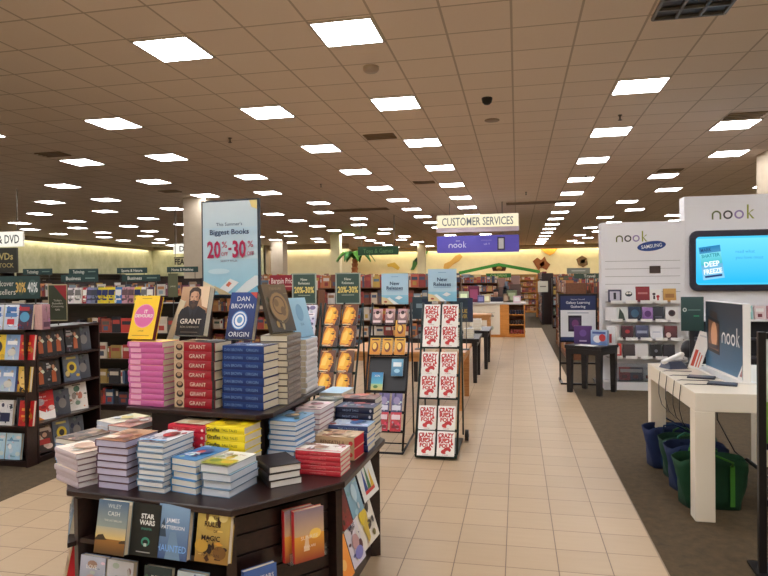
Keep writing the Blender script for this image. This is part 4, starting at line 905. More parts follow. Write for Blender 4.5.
R0_.sign(newrel_green(), 1.46, .34, .28, 'dark green new releases sign on the partly hidden rack', (166,176,164))
# wire rack with mixed books
R2 = Rack('black wire rack of mixed books between the two book racks', -1.52, -1.10, 5.96, 6.55, 1.47, col=(30,30,34), tray=False)
bookkind('pinkdark', .10,.175,.02,(90,50,60),(150,110,120),[('bg',(66,36,46),(206,160,160)),('disc',.5,.6,.3,.22,(226,196,190)),('disc',.5,.75,.2,.12,(60,36,40)),('rect',.1,.1,.9,.25,(226,200,200))],hard=False)
bookkind('yellowpb', .11,.18,.02,(214,150,40),(150,90,40),[('bg',(206,130,30),(226,176,60)),('disc',.5,.45,.3,.3,(120,60,30)),('disc',.45,.5,.2,.2,(236,196,90)),('rect',.15,.85,.85,.93,(90,40,30))],hard=False)
bookkind('bluecard', .12,.18,.012,(60,120,160),(50,100,140),[('bg',(50,110,150),(120,176,206)),('rect',.15,.55,.85,.8,(226,236,240)),('disc',.5,.3,.25,.12,(160,206,226))],hard=False)
bookkind('beach', .12,.2,.012,(70,160,200),(60,130,170),[('grad',0,.4,1,1,(90,180,206),(50,130,190)),('grad',0,0,1,.4,(226,190,90),(160,200,150)),('disc',.4,.25,.2,.08,(80,130,70)),TX('SUN',.5,.82,.1,.6,WHITE)],hard=False)
bookkind('purple', .11,.19,.02,(90,90,140),(70,70,110),[('bg',(70,70,110),(120,110,160)),('disc',.5,.6,.3,.2,(150,140,180)),('rect',.1,.1,.9,.35,(206,206,220))],hard=False)
bookkind('crimson', .11,.19,.02,(196,40,60),(170,30,50),[('bg',(190,36,56),(214,70,84)),('rect',.1,.6,.9,.85,(226,200,206)),('rect',.15,.15,.85,.3,(130,30,44))],hard=False)
GR2 = 'mixed books on the black wire rack'
for (yp, items, nm) in [(325,[('pinkdark',-.135),('pinkdark',0),('pinkdark',.135)],'pink and dark paperback, %s of three on the top ledge'),
   (337,[('yellowpb',.12)],'single orange paperback on the second ledge of the black rack'),
   (355,[('yellowpb',-.135),('yellowpb',-.005),('yellowpb',.125)],'yellow paperback, %s of three on the middle ledge'),
   (412,[('purple',.0),('purple',.13)],'purple paperback, %s of two on the lower ledge of the black rack'),
   (431,[('crimson',.0),('crimson',.13)],'crimson paperback, %s of two on the bottom ledge of the black rack')]:
    z = R2.zpix(390, yp); R2.shelf(z)
    for i, (k, dx) in enumerate(items): R2.book(k, R2.cx+dx, z, nm % ORD[i] if '%s' in nm else nm, GR2)
R2.back(R2.zpix(380, 391), R2.zpix(385, 357), (38,38,42))
z = R2.zpix(394, 376); R2.shelf(z, .03, .01) if False else None
R2.book('bluecard', R2.cx+.11, z, 'blue booklet on the black panel of the wire rack', GR2)
z2 = R2.zpix(378, 391.5); R2.shelf(z2); R2.book('beach', R2.cx-.09, z2, 'booklet with a beach cover on the black panel of the wire rack', GR2)
R2.sign(newrel_blue(), 1.455, .33, .29, 'light blue new releases sign on the black wire rack', (150,196,220), off=.03)

# ------------------------------------------------------------------ tables in the middle
def table(label, x0, y0, x1, y1, h, th, leg, wood, apron=.08, rz=0.0, name='display_table', cat='table', inset_=.03):
    cx, cy = (x0+x1)/2, (y0+y1)/2; w, d = (x1-x0)/2, (y1-y0)/2
    t = thing(name, label, cat, (cx, cy, 0), rz)
    soften(MB().box((-w,-d,h-th),(w,d,h),(200,150,90),wood).build('tabletop', t), .006)
    if apron:
        i2 = inset_
        mb = MB().box((-w+i2,-d+i2,h-th-apron),(w-i2,-d+i2+.02,h-th),(0,0,0),wood).box((-w+i2,d-i2-.02,h-th-apron),(w-i2,d-i2,h-th),(0,0,0),wood)
        mb.box((-w+i2,-d+i2+.02,h-th-apron),(-w+i2+.02,d-i2-.02,h-th),(0,0,0),wood).box((w-i2-.02,-d+i2+.02,h-th-apron),(w-i2,d-i2-.02,h-th),(0,0,0),wood); mb.build('apron', t)
    for sx in (-1,1):
        for sy in (-1,1):
            a = leg
            def sq(cx_, cy_, s): return [(cx_-s,cy_-s),(cx_+s,cy_-s),(cx_+s,cy_+s),(cx_-s,cy_+s)]
            px_, py_ = sx*(w-inset_-a/2), sy*(d-inset_-a/2)
            MB().frustum(sq(px_,py_,a*.38), sq(px_,py_,a/2), 0, h-th, (0,0,0), wood).build('leg', t)
    return t
table('light oak display table behind the leaning racks', -2.3, 8.1, -.66, 9.3, .77, .05, .09, 'oak')
table('black display table beyond the oak table', -1.75, 10.35, -.62, 11.4, .74, .05, .08, 'blackwood')
table('second black display table, farther along the aisle', -1.9, 12.0, -.52, 13.2, .74, .05, .08, 'blackwood')
table('small light oak table before the information desk', -1.35, 15.2, -.62, 16.0, .88, .06, .07, 'oak')
GT = 'books laid out on the middle tables'
rb('t_white', .16,.24,.03,(226,222,216),(236,232,226),(150,150,156)); rb('t_gold', .16,.24,.03,(196,150,60),(214,180,90),(90,60,30)); rb('t_dark', .16,.24,.03,(50,46,56),(80,76,90),(150,140,120)); rb('t_tan', .16,.24,.03,(190,170,150),(206,190,170),(110,90,80)); rb('t_teal', .16,.24,.03,(50,90,96),(70,120,126),(150,180,176))
def onT(key, n, x, y, zt, lab, rz=0.0, face='foot'): stack(key, n, (x, y, zt+.0005), rz, lab, GT, .01, seed=int(x*100), face=face)
onT('t_white', 9, -1.15, 8.2, .77, 'white book, %s of the white stack on the oak table')
onT('t_gold', 4, -1.62, 8.2, .77, 'golden book, %s of the low golden stack on the oak table')
onT('t_dark', 6, -1.85, 8.2, .77, 'dark book, %s of the dark stack on the oak table')
onT('t_white', 5, -.85, 8.2, .77, 'white book, %s of the right front stack on the oak table')
onT('t_white', 5, -.80, 10.45, .74, 'white book, %s of the white stack on the near black table')
onT('t_dark', 6, -1.02, 10.45, .74, 'dark book, %s of the dark stack on the near black table')
onT('t_tan', 7, -1.0, 12.1, .74, 'tan book, %s of the stack on the farther black table')
onT('t_white', 7, -.76, 12.1, .74, 'white book, %s of the stack on the farther black table')
def easel_sign(x0, x1, yt, yb, Y, lab, bg, art, zt):
    a = aty(x0, yb, Y); b2 = aty(x1, yb, Y); c = aty(x0, yt, Y)
    t = board_sign('table_sign', lab, ((a.x+b2.x)/2, Y, a.z), 0, b2.x-a.x, c.z-a.z, bg, art, th=.015, post=(a.z-zt,(-.06,.06)))
    MB().box((-.10,-.06,zt-a.z),(.10,.08,zt-a.z+.01),(50,52,56),'metal').build('foot', t)
easel_sign(450.5, 473, 298, 322, 8.45, 'navy and grey table sign with gold words, right of the red lettered rack', (34,42,66), [('bg',(36,44,70),(42,52,84)),('rect',0,0,.78,.62,(58,66,70)),('rect',0,.62,.78,.94,(40,56,70)),TX('BLUE',.54,.46,.15,.42,(190,160,80),.02),TX('LOVER',.54,.24,.15,.42,(190,160,80),.02)], .77)
easel_sign(412.5, 432, 297, 319, 8.45, 'dark teal table sign behind the red lettered rack', (40,56,66), [('bg',(40,58,68),(48,66,76)),('rect',.2,.5,.5,.7,(120,140,150)),('rect',.5,.1,1,.9,(34,44,66))], .77)
# ------------------------------------------------------------------ ereader display walls on the right
WL = (238,237,240)
UA0, UA1, UY = 1.30, 2.52, 10.36
ta = thing('display_wall', 'white slatwall display unit with four shelves of boxed ereader cases', 'display unit', ((UA0+UA1)/2, UY, 0))
w = (UA1-UA0)/2
mb = MB().box((-w,0,0),(w,.28,2.585),WL,'laminate'); mb.build('panel', ta)
mb = MB()
for z in (1.98,1.86,1.74,1.62,1.50): mb.box((-w+.06,-.0025,z-.006),(w-.06,.001,z),(150,146,146),'plastic')
mb.build('groove', ta)
MB().box((-w,-.28,0),(w,0,.12),WL,'laminate').build('base', ta)
MB().box((-w,-.02,0),(-w+.03,0,2.585),WL,'laminate').build('edge_trim', ta)
mb = MB(); Mz = facing((0,-.0005,0))
def nook(mb, M, cx, cy, cap, cols, mat='print'):
    """the four-letter shop wordmark drawn with rounded strokes"""
    s = cap; th = s*.13; r = s*.36; n = 20
    def ring(x, y, c, a0=0, a1=2*PI):
        k = 20; vs = []
        for i in range(k+1):
            a = a0+(a1-a0)*i/k; vs += [(x+r*math.cos(a), y+r*math.sin(a), 0), (x+(r-th)*math.cos(a), y+(r-th)*math.sin(a), 0)]
        mb.add(vs, [(2*i,2*i+2,2*i+3,2*i+1) for i in range(k)], c, mat, M @ T((0,0,.001)))
    def bar(x0, y0, x1, y1, c, dz=.001): mb.add([(x0,y0,0),(x1,y0,0),(x1,y1,0),(x0,y1,0)], [(0,1,2,3)], c, mat, M @ T((0,0,dz)))
    x = cx - s*1.32
    ring(x, cy, cols[0], 0, PI); bar(x-r, cy-r, x-r+th, cy+r*.4, cols[0], .0012); bar(x+r-th, cy-r, x+r, cy+.01*s, cols[0], .0012)
    ring(x+s*.86, cy, cols[1]); ring(x+s*1.70, cy, cols[2])
    k0 = x+s*2.28; bar(k0, cy-r, k0+th, cy+r+s*.42, cols[3])
    for sg in (-1, 1):
        mb.add([(k0+th,cy-.02*s,0),(k0+th*1.1,cy+sg*th*.7,0),(k0+s*.55,cy+sg*r,0),(k0+s*.55-th*1.25,cy+sg*r,0)] if sg > 0 else [(k0+th,cy+.02*s,0),(k0+s*.55-th*1.25,cy-r,0),(k0+s*.55,cy-r,0),(k0+th*1.3,cy+.10*s,0)], [(0,1,2,3)], cols[3], mat, M @ T((0,0,.0014)))
NC = [(96,104,56),(56,50,54),(150,130,180),(150,156,66)]
lx = aty(631, 238, UY).x - (UA0+UA1)/2; lz = aty(631, 238.5, UY).z
nook(mb, Mz, lx+.02, lz, .145, NC); mb.build('wordmark', ta)
mb = MB(); sx_ = aty(651.5, 246, UY).x - (UA0+UA1)/2; sz_ = aty(651.5, 246, UY).z
paint(mb, facing((sx_-.21,-.002,sz_-.075)) @ T((.21,.075,0)) @ RZ(.12) @ T((-.21,-.075,0)), .42, .15, [('disc',.5,.5,.5,.5,(40,70,140),28),TX('SAMSUNG',.5,.5,.36,.72,(236,238,242),.01)]); mb.build('oval_badge', ta)
MB().bbox((-.08,-.012,0),(.08,0,.11),.01,(70,54,50),'plastic',T((aty(655,270,UY).x-(UA0+UA1)/2,0,aty(655,273,UY).z))).build('intercom_plate', ta)
SHZ = (1.345,1.06,.775,.49)
for z in SHZ:
    MB().box((-w+.06,-.16,z-.012),(w-.05,-.001,z),(236,234,234),'acrylic').build('shelf', ta)
    mb = MB()
    for i in range(5):
        x = -w+.12+i*.215; mb.box((x,-.172,z-.025),(x+.17,-.165,z+.022),(240,238,236),'card')
    mb.build('price_strip', ta)
MB().box((-w+.2,-.24,.13),(w-.05,-.22,.40),(225,230,235),'acrylic').box((-w+.2,-.22,.13),(w-.05,-.02,.14),(225,230,235),'acrylic').build('bin', ta)
GN = 'boxed cases on the white slatwall'
def boxed(x, z, wb, hb, c, art, lab, y=UY-.15, rz=0, th=.03, lean=.12, name='boxed_case', cat='boxed case', grp=GN):
    M = T((x, y, z+.001)) @ RZ(rz) @ RX(-lean)
    t = thing(name, lab, cat, M=M, group=grp)
    MB().bbox((-wb/2,0,0),(wb/2,th,hb),.004,c,'plastic').build('carton', t)
    mb = MB(); paint(mb, facing((-wb/2,-.0003,0)), wb, hb, art); mb.build('printed_front', t)
def U(pxx): return aty(pxx, 310, UY-.15).x
blank = [('bg',(226,222,222),(230,228,228))]
items = [
 (0,615,.19,.19,(60,60,80),[('bg',(66,64,86),(70,66,90)),('rect',.12,.12,.88,.85,(190,186,200)),('rect',.4,.2,.6,.75,(40,40,56))],'dark framed lilac box, first on the top shelf'),
 (0,629,.20,.20,(230,230,232),[('bg',(226,226,230),(236,236,238)),('disc',.5,.6,.26,.2,(50,60,66)),('disc',.4,.66,.1,.08,WHITE),('disc',.6,.66,.1,.08,WHITE)],'white box with an owl-like print, second on the top shelf'),
 (0,643,.20,.235,(130,30,40),[('bg',(126,30,40),(150,40,50)),('rect',.15,.5,.85,.62,(190,110,110))],'dark red box, tallest on the top shelf'),
 (0,656,.17,.19,(236,234,232),[('bg',(236,234,232),(238,236,234)),('disc',.35,.62,.14,.1,(60,40,40)),('rect',.28,.2,.45,.5,(60,40,46)),('disc',.68,.42,.14,.12,(170,40,44)),('rect',.6,.1,.75,.35,(190,50,50))],'white box with red and black figures, top shelf'),
 (0,670,.18,.20,(196,150,80),[('bg',(190,140,70),(206,166,96)),('rect',.15,.3,.85,.6,(160,110,60))],'tan patterned box, last on the top shelf'),
 (1,611,.17,.20,(226,224,226),blank,'plain white box, first on the second shelf'),
 (1,622.5,.16,.20,(200,206,200),[('bg',(206,210,206),(220,222,220)),('poly',[(.1,.0),(.25,.95),(.6,.5),(.75,0)],(50,66,56))],'white box with a dark green shape, second shelf'),
 (1,635,.19,.21,(30,40,60),[('bg',(24,30,50),(40,56,84)),('disc',.5,.5,.3,.3,(50,90,120))],'dark blue box on the second shelf'),
 (1,648,.16,.20,(120,80,150),[('bg',(120,80,150),(170,130,190)),('disc',.5,.5,.3,.25,(90,50,110))],'purple box on the second shelf'),
 (1,658.5,.16,.21,(34,36,46),[('bg',(34,36,46),(50,52,64)),('rect',.2,.2,.8,.3,(80,80,96))],'charcoal box on the second shelf'),
 (1,672,.18,.20,(226,222,220),[('bg',(226,222,220),(230,228,226)),('disc',.5,.55,.28,.25,(90,66,66)),('disc',.5,.55,.18,.16,(50,40,44))],'white box with a round brown print, last on the second shelf'),
 (2,613,.18,.20,(226,214,210),[('bg',(226,216,212),(230,222,220)),('disc',.5,.4,.2,.24,(170,60,60))],'white and red box, first on the third shelf'),
 (2,627.5,.17,.20,(60,24,34),[('bg',(50,20,28),(84,30,44)),('disc',.5,.55,.2,.15,(170,40,50))],'dark crimson box on the third shelf'),
 (2,642,.19,.21,(60,64,90),[('bg',(50,50,70),(90,96,130)),('rect',.1,.4,.9,.6,(150,156,180))],'slate blue box on the third shelf'),
 (2,656.5,.18,.20,(226,226,232),[('bg',(222,222,230),(232,232,236)),('rect',.2,.5,.8,.55,(150,160,190))],'white box with a thin blue line, third shelf'),
 (2,671,.18,.20,(90,40,50),[('bg',(60,30,40),(120,56,60)),('disc',.3,.3,.2,.2,(226,200,196))],'wine red box, last on the third shelf'),
 (3,618,.10,.21,(206,50,50),[('bg',(206,50,50),(226,80,70)),('rect',.3,.2,.7,.8,(240,220,210))],'narrow red box on the fourth shelf'),
 (3,629,.18,.20,(60,46,50),[('bg',(56,44,48),(80,64,66))],'brown box on the fourth shelf'),
 (3,641.5,.19,.21,(226,224,228),blank,'plain white box on the fourth shelf'),
 (3,656,.17,.20,(26,26,30),[('bg',(26,26,30),(36,36,40)),('disc',.5,.5,.14,.12,(110,110,120))],'black box on the fourth shelf'),
 (3,669,.17,.20,(36,34,40),[('bg',(36,34,40),(50,48,56))],'dark grey box, last on the fourth shelf')]
for s_, xx, wb, hb, c, art, lab in items: boxed(U(xx), SHZ[s_], wb, hb, c, art, lab)
for i, (xx, c, nm) in enumerate([(626,(170,50,60),'red and white'),(637,(60,60,90),'navy'),(650,(200,200,206),'silver'),(660,(150,60,60),'brick red')]):
    boxed(aty(xx,370,UY-.2).x, .141, .2, .20, c, [('rect',.1,.6,.9,.85,(226,222,222)),('rect',.2,.15,.6,.4,(120,40,50))], '%s packet in the clear bin at the base of the slatwall' % nm, y=UY-.19)
# taller unit with the big screen
UB0, UB1 = 2.523, 5.2
tb2 = thing('display_wall', 'taller white display wall carrying the big screen', 'display unit', ((UB0+UB1)/2, UY, 0)); w2 = (UB1-UB0)/2
MB().box((-w2,0,0),(w2,.30,2.95),WL,'laminate').build('panel', tb2)
mb = MB(); bx = (UB0+UB1)/2
nook(mb, facing((0,-.0005,0)), aty(734, 214, UY).x-bx, aty(734, 214.5, UY).z, .185, NC); mb.build('wordmark', tb2)
for z in (1.08,.80,.52): MB().box((-w2+.05,-.22,z-.03),(w2-.05,-.001,z),(236,234,234) if z > 1 else (70,70,80),'laminate').build('shelf', tb2)
MB().box((-w2+.05,-.004,.1),(w2-.05,-.0005,1.05),(40,42,54),'plastic').build('dark_panel', tb2)
GN2 = 'boxed accessories under the big screen'
for i in range(9):
    c = [(150,200,196),(226,206,206),(206,150,160),(236,230,226),(170,206,200),(214,170,170),(226,222,220),(196,120,130),(120,180,180)][i]
    boxed(aty(749,312,UY-.15).x + .17*i - .02, 1.08, .15, .2, c, [('rect',.15,.55,.85,.8,(240,238,236)),('rect',.3,.15,.7,.4,(120,60,70))], '%s pastel box from the left on the shelf under the big screen' % ORD[i], grp=GN2)
ts = thing('wall_screen', 'big dark framed screen showing a bright cyan book advert', 'screen', M=T((aty(690,262,10.3).x+.83, UY-.06, 1.50)))
scw, sch = 1.66, .92
def rrect(w, h, r, n=6):
    pts = []
    for cx_, cy_, a0 in ((w/2-r,-h/2+r,-PI/2),(w/2-r,h/2-r,0),(-w/2+r,h/2-r,PI/2),(-w/2+r,-h/2+r,PI)):
        for i in range(n+1): a = a0+PI/2*i/n; pts.append((cx_+r*math.cos(a), cy_+r*math.sin(a)))
    return pts
soften(MB().prism(rrect(scw, sch, .11), 0, .055, (44,42,60), 'plastic', facing((0,.055,sch/2))).build('bezel', ts), .01)
mb = MB(); mb.prism(rrect(scw-.17, sch-.19, .05), 0, .003, (70,190,235), 'screen', facing((0,-.001,sch/2)))
Ms = facing((-(scw-.17)/2,-.0042,(sch-(sch-.19))/2)); W2, H2 = scw-.17, sch-.19
paint(mb, Ms, W2, H2, [('grad',.005,.04,.995,.96,(40,176,236),(110,210,240))], mat='screen', lift=.0005)
Mb = Ms @ T((.10,.07,.001)) @ RZ(.13)
paint(mb, Mb, .30, .50, [('bg',(130,196,226),(40,120,170)),('grad',0,.45,1,.8,(70,180,190),(120,206,220)),TX('MARK',.32,.9,.10,.5,(40,70,110),.02),TX('SHATTER',.5,.72,.10,.85,(30,130,150),.02),TX('DEEP',.5,.46,.15,.72,(236,244,246),.03),TX('FREEZE',.5,.24,.14,.85,(236,244,246),.03),('rect',.1,.06,.9,.12,(40,60,110))], mat='screen', lift=.0008)
mb.text(Ms @ T((0,0,.0015)), 'read what', .55, .50, .045, (60,150,190), 'screen', align='l'); mb.text(Ms @ T((0,0,.0015)), 'you love most', .55, .41, .045, (60,150,190), 'screen', align='l')
mb.build('display', ts)
# ------------------------------------------------------------------ white parsons table with its gadgets
WT = (232,222,204)
tw = thing('counter_table', 'glossy white parsons table on the right with cables over its edge', 'table', (1.72, 5.50, 0))
X0, X1, Y0, Y1, HT, LG = -.515, .50, -.80, .80, .90, .13
soften(MB().box((X0,Y0,HT-.13),(X1,Y1,HT),WT,'laminate').build('tabletop', tw), .004)
for lx_ in (X0, X1-LG):
    for ly_ in (Y0, Y1-LG): soften(MB().box((lx_+.0005,ly_+.0005,0),(lx_+LG,ly_+LG-.001,HT-.13),WT,'laminate').build('leg', tw), .004)
# block sign on the table
p0, p1 = atz(706,368,.9), atz(743,384,.9); e = (p1-p0); L = e.length; ang = math.atan2(-e.y, -e.x)
M = T((p1.x, p1.y, .9005)) @ RZ(math.atan2(p1.y-p0.y, p1.x-p0.x))
tn = thing('block_sign', 'thick white edged ereader sign block standing on the white table', 'sign', M=M)
MB().box((-L-.04,-.10,0),(.03,.09,.012),(236,232,226),'laminate').build('base_plate', tn)
MB().box((-L,0,.012),(0,.055,.60),(238,236,232),'laminate').build('block', tn)
mb = MB(); paint(mb, facing((-L,-.0005,.03)), L, .565, [('bg',(74,118,150),(34,40,50)),('grad',0,.45,1,1,(56,80,100),(40,46,58)),('poly',[(.06,.25),(.06,.78),(.42,.72),(.42,.22)],(24,24,30)),('poly',[(.09,.3),(.09,.73),(.39,.68),(.39,.27)],(120,84,64)),('disc',.26,.5,.09,.2,(216,160,120)),('rect',.1,.3,.38,.36,(60,50,60)),('poly',[(.13,.78),(.13,.88),(.35,.84),(.35,.74)],(60,44,40)),('poly',[(.88,0),(1,.2),(1,0)],(238,236,232)),('poly',[(.93,.03),(.99,.13),(.99,.03)],(170,110,110))])
nook(mb, facing((-L,-.001,.03)), L*.72, .28, .125, [(240,240,240)]*4); mb.build('printed_face', tn)
# small card stand and monitor card
ga = aty(692.5, 362, 5.9)
tm = thing('table_sign', 'dark teal display card standing behind the phone on the white table', 'sign', M=T((aty(692.5,328,6.12).x, 6.12, .9005)))
MB().box((-.095,0,.32),(.095,.012,.63),(40,64,66),'plastic').build('panel', tm)
mb = MB(); paint(mb, facing((-.095,-.0004,.32)), .19, .31, [('bg',(36,66,66),(60,86,86)),('ring',.16,.62,.09,.06,.5,(206,216,214)),('rect',.3,.6,.85,.63,(110,140,136)),('rect',.55,.42,.8,.46,(60,150,110))]); mb.build('printed_face', tm)
MB().box((-.02,.012,0),(.02,.03,.5),(50,50,54),'metal').box((-.08,-.05,0),(.08,.08,.012),(50,50,54),'metal').build('stand', tm)
t = thing('price_card', 'white leaning card with red print next to the teal card', 'sign', M=T((1.52, 5.95, .9006)) @ RZ(-.25) @ RY(.30) @ RX(-.2))
MB().box((-.05,0,.0),(.05,.02,.34),(238,234,228),'plastic').build('panel', t)
mb = MB(); paint(mb, facing((-.05,-.0004,0)), .1, .34, [('rect',.15,.06,.4,.5,(206,80,60)),('rect',.5,.06,.62,.45,(214,110,90)),('rect',.72,.06,.82,.4,(214,120,100)),('rect',.1,.86,.9,.9,(206,206,206))]); mb.build('printed_face', t)
t = thing('desk_phone', 'white and dark cordless handset base on the white table end', 'phone', M=T((1.36, 5.98, .9005)) @ RZ(.4))
MB().frustum([(-.09,-.08),(.09,-.08),(.09,.08),(-.09,.08)],[(-.06,-.02),(.07,-.02),(.07,.07),(-.06,.07)],0,.06,(70,76,96),'plastic').build('base', t)
soften(MB().box((-.11,-.025,-.015),(.11,.025,.02),(232,230,228),'plastic',T((0,.01,.085)) @ RY(-.35)).build('handset', t), .012)
for i, (xx, yy, lab) in enumerate([(1.44,5.42,'thin dark tablet lying flat on the white table, farther one'),(1.50,5.10,'thin dark tablet lying flat on the white table, nearer one')]):
    t = thing('tablet', lab, 'tablet', (xx, yy, .9005), -.35)
    soften(MB().box((-.10,-.07,0),(.10,.07,.012),(44,48,60),'plastic').build('body', t), .004); MB().box((-.085,-.055,.012),(.085,.055,.0128),(70,80,100),'laminate').build('display', t)
t = thing('speaker_pod', 'round black gadget on the far end of the white table', 'gadget', (1.56, 6.2, .9005))
MB().lathe([(0,0),(.06,0),(.06,.02),(.03,.03),(.03,.08)],(30,30,34),'plastic').build('base', t)
MB().ball((0,0,.15),.09,.06,.09,(30,30,36),'plastic',16,10).build('head', t)
# cables over the edge
for i, (ya, dx) in enumerate([(5.05,.02),(5.25,.03),(5.5,.02),(5.75,.03)]):
    pts = [(1.42+dx,ya,.905),(1.25,ya+.01,.905),(1.203,ya+.02,.895),(1.195,ya+.03,.80),(1.199,ya+.05,.70),(1.23,ya+.09,.60),(1.3,ya+.14,.52)]
    o = MB().tube(pts,.003,(50,46,50),'plastic').build('charging_cable'); tag(o, 'thin dark cable hanging over the white table edge, %s from the front' % ORD[i], 'cable', 'charging cables over the white table edge')
pts = [(1.75,6.1,.76),(1.72,6.0,.45),(1.80,5.8,.22),(1.95,5.55,.10),(2.02,5.45,.05),(2.0,5.35,.01),(2.2,5.3,.01)]
t = thing('power_cord', 'black power cord with a plug slanting down under the white table', 'cable', (0,0,0))
MB().tube(pts,.006,(22,20,22),'plastic').build('cord', t); MB().cyl((1.86,5.71,.185),(1.93,5.59,.125),.016,(24,22,24),'plastic').build('plug', t)
t = thing('cable_tangle', 'tangle of dark cables on the carpet under the far table end', 'cable', (1.5, 6.45, 0)); r9 = random.Random(3)
for k in range(3):
    pts = [(r9.uniform(-.2,.2), r9.uniform(-.1,.15), .012+.02*k+r9.uniform(0,.05)) for _ in range(9)]; MB().tube(pts,.006,(34,28,30),'plastic').build('cord', t)
# tote bags under the table
def tote(label, x, y, rz, w, d, h, col, strap):
    t = thing('tote_bag', label, 'bag', (x, y, 0), rz, 'empty tote bags under the white table')
    n = 20; mb = MB(); rows = 6
    def ring(k, s):
        f = k/rows; ww = w*(.80+.2*f)*s; dd = d*(.85+.15*f)*s; z = h*f
        pts = []
        for i in range(n):
            a = 2*PI*i/n; ca, sa = math.cos(a), math.sin(a)
            x_ = ww/2*math.copysign(abs(ca)**.45, ca); y_ = dd/2*math.copysign(abs(sa)**.45, sa)
            sag = -.05*h*(math.cos(2*a)+.4*math.sin(3*a+x*7))*f*f; bul = 1+.05*math.sin(5*a+k)
            pts.append((x_*bul, y_*bul, max(.002, z+sag)))
        return pts
    vs = []; fs = []
    for k in range(rows+1): vs += ring(k, 1.0)
    for k in range(rows, -1, -1): vs += [(p[0], p[1], p[2]+(.006 if k == 0 else 0)) for p in ring(k, .975)]
    m = 2*rows+2
    for k in range(m-1):
        for i in range(n): fs.append((k*n+i, k*n+(i+1)%n, (k+1)*n+(i+1)%n, (k+1)*n+i))
    fs += [tuple(range(n-1,-1,-1)), tuple((m-1)*n+i for i in range(n))]
    mb.add(vs, fs, col, 'fabric', smooth=True); mb.build('body', t)
    for sy in (-1,1):
        yy = sy*(d/2+.006); sb = MB()
        for sx in (-1,1): sb.box((sx*w*.22-.016,yy-.003,h*.1),(sx*w*.22+.016,yy+.003,h*.93),strap,'fabric')
        pts = [(-w*.22,yy,h*.92),(-w*.2,yy+.01*sy,h*1.10),(-w*.05,yy+.05*sy,h*1.17),(w*.08,yy+.07*sy,h*1.10),(w*.2,yy+.04*sy,h*1.02),(w*.22,yy,h*.92)]
        if sy > 0: pts = [(p[0],p[1],h*.9+(p[2]-h*.9)*.9) for p in pts]
        sb.tube(pts,.008,strap,'fabric'); sb.build('handle', t)
tote('bright green tote bag, front of the row under the white table', 1.40, 5.06, .06, .50, .24, .36, (8,58,32), (60,124,40))
tote('blue tote bag directly behind the front green one', 1.40, 5.43, .10, .46, .24, .36, (14,34,72), (36,96,80))
tote('dark green tote bag in the middle of the row', 1.42, 5.75, -.05, .46, .22, .34, (16,56,40), (44,90,50))
tote('navy blue tote bag at the far left end of the row', 1.34, 6.06, .08, .44, .24, .36, (16,34,74), (26,54,90))
# standing sign at the right edge
tf = thing('floor_sign', 'black framed floor sign cut by the right edge of the view', 'sign', (1.36, 3.93, 0), -.06)
soften(MB().box((-.02,-.02,.0),(.02,.02,1.39),(26,22,24),'metal').build('post', tf), .004)
MB().box((.55,-.02,.0),(.59,.02,1.39),(26,22,24),'metal').build('post', tf)
for z_ in (1.35,.40,.72): MB().box((.02,-.02,z_),(.55,.02,z_+.035),(26,22,24),'metal').build('crossbar', tf)
MB().box((-.04,-.15,0),(.62,.15,.015),(26,22,24),'metal').build('base', tf)
mb = MB().box((.02,-.006,.75),(.55,.006,1.35),(230,234,230),'card'); paint(mb, facing((.02,-.0065,.75)), .53, .60, [('grad',0,.4,1,1,(214,226,206),(236,238,238)),('grad',0,0,1,.4,(80,150,50),(150,190,90)),('disc',.3,.35,.2,.1,(110,80,60))]); mb.build('poster_sheet', tf)
# small black table with boxed readers
tk = table('small black table with boxed ereaders beside the aisle', .80, 9.55, 1.38, 10.13, .72, .05, .085, 'blackwood', rz=math.radians(-33), inset_=.015)
zt = .7205
def tbox(lab, pxc, pyb, wb, hb, c, art, rz, dep=.06, y=9.85):
    p = aty(pxc, pyb, y); M = T((p.x, y, zt)) @ RZ(rz)
    t = thing('boxed_reader', lab, 'boxed case', M=M, group='boxes on the small black table')
    MB().bbox((-wb/2,0,0),(wb/2,dep,hb),.006,c,'plastic').build('carton', t); mb = MB(); paint(mb, facing((-wb/2,-.0003,0)), wb, hb, art); mb.build('printed_front', t)
tbox('purple ereader box standing on the small black table', 583, 343, .26, .27, (70,50,100), [('bg',(66,46,100),(96,60,120)),('disc',.5,.6,.2,.2,(110,80,150)),('rect',.3,.12,.7,.2,(190,170,206))], -.1, y=9.92)
tbox('blue and red picture box on the small black table', 599, 344, .25, .22, (120,150,190), [('bg',(90,120,180),(170,190,214)),('disc',.4,.4,.25,.25,(226,226,230)),('disc',.7,.5,.2,.25,(190,60,60)),('rect',.1,.75,.9,.9,(70,90,150))], -.5, y=9.74)
tbox('white and red narrow box at the right end of the small black table', 611, 345, .13, .27, (232,228,224), [('bg',(230,226,224),(236,234,232)),('rect',.3,.1,.6,.6,(190,60,60))], -.6, y=9.80)
o = MB().box((-.14,-.10,0),(.14,.10,.004),(226,224,222),'card').build('paper_sheet', loc=(1.0,9.66,zt), rz=-.5); tag(o, 'white paper sheet lying on the front of the small black table', 'paper')
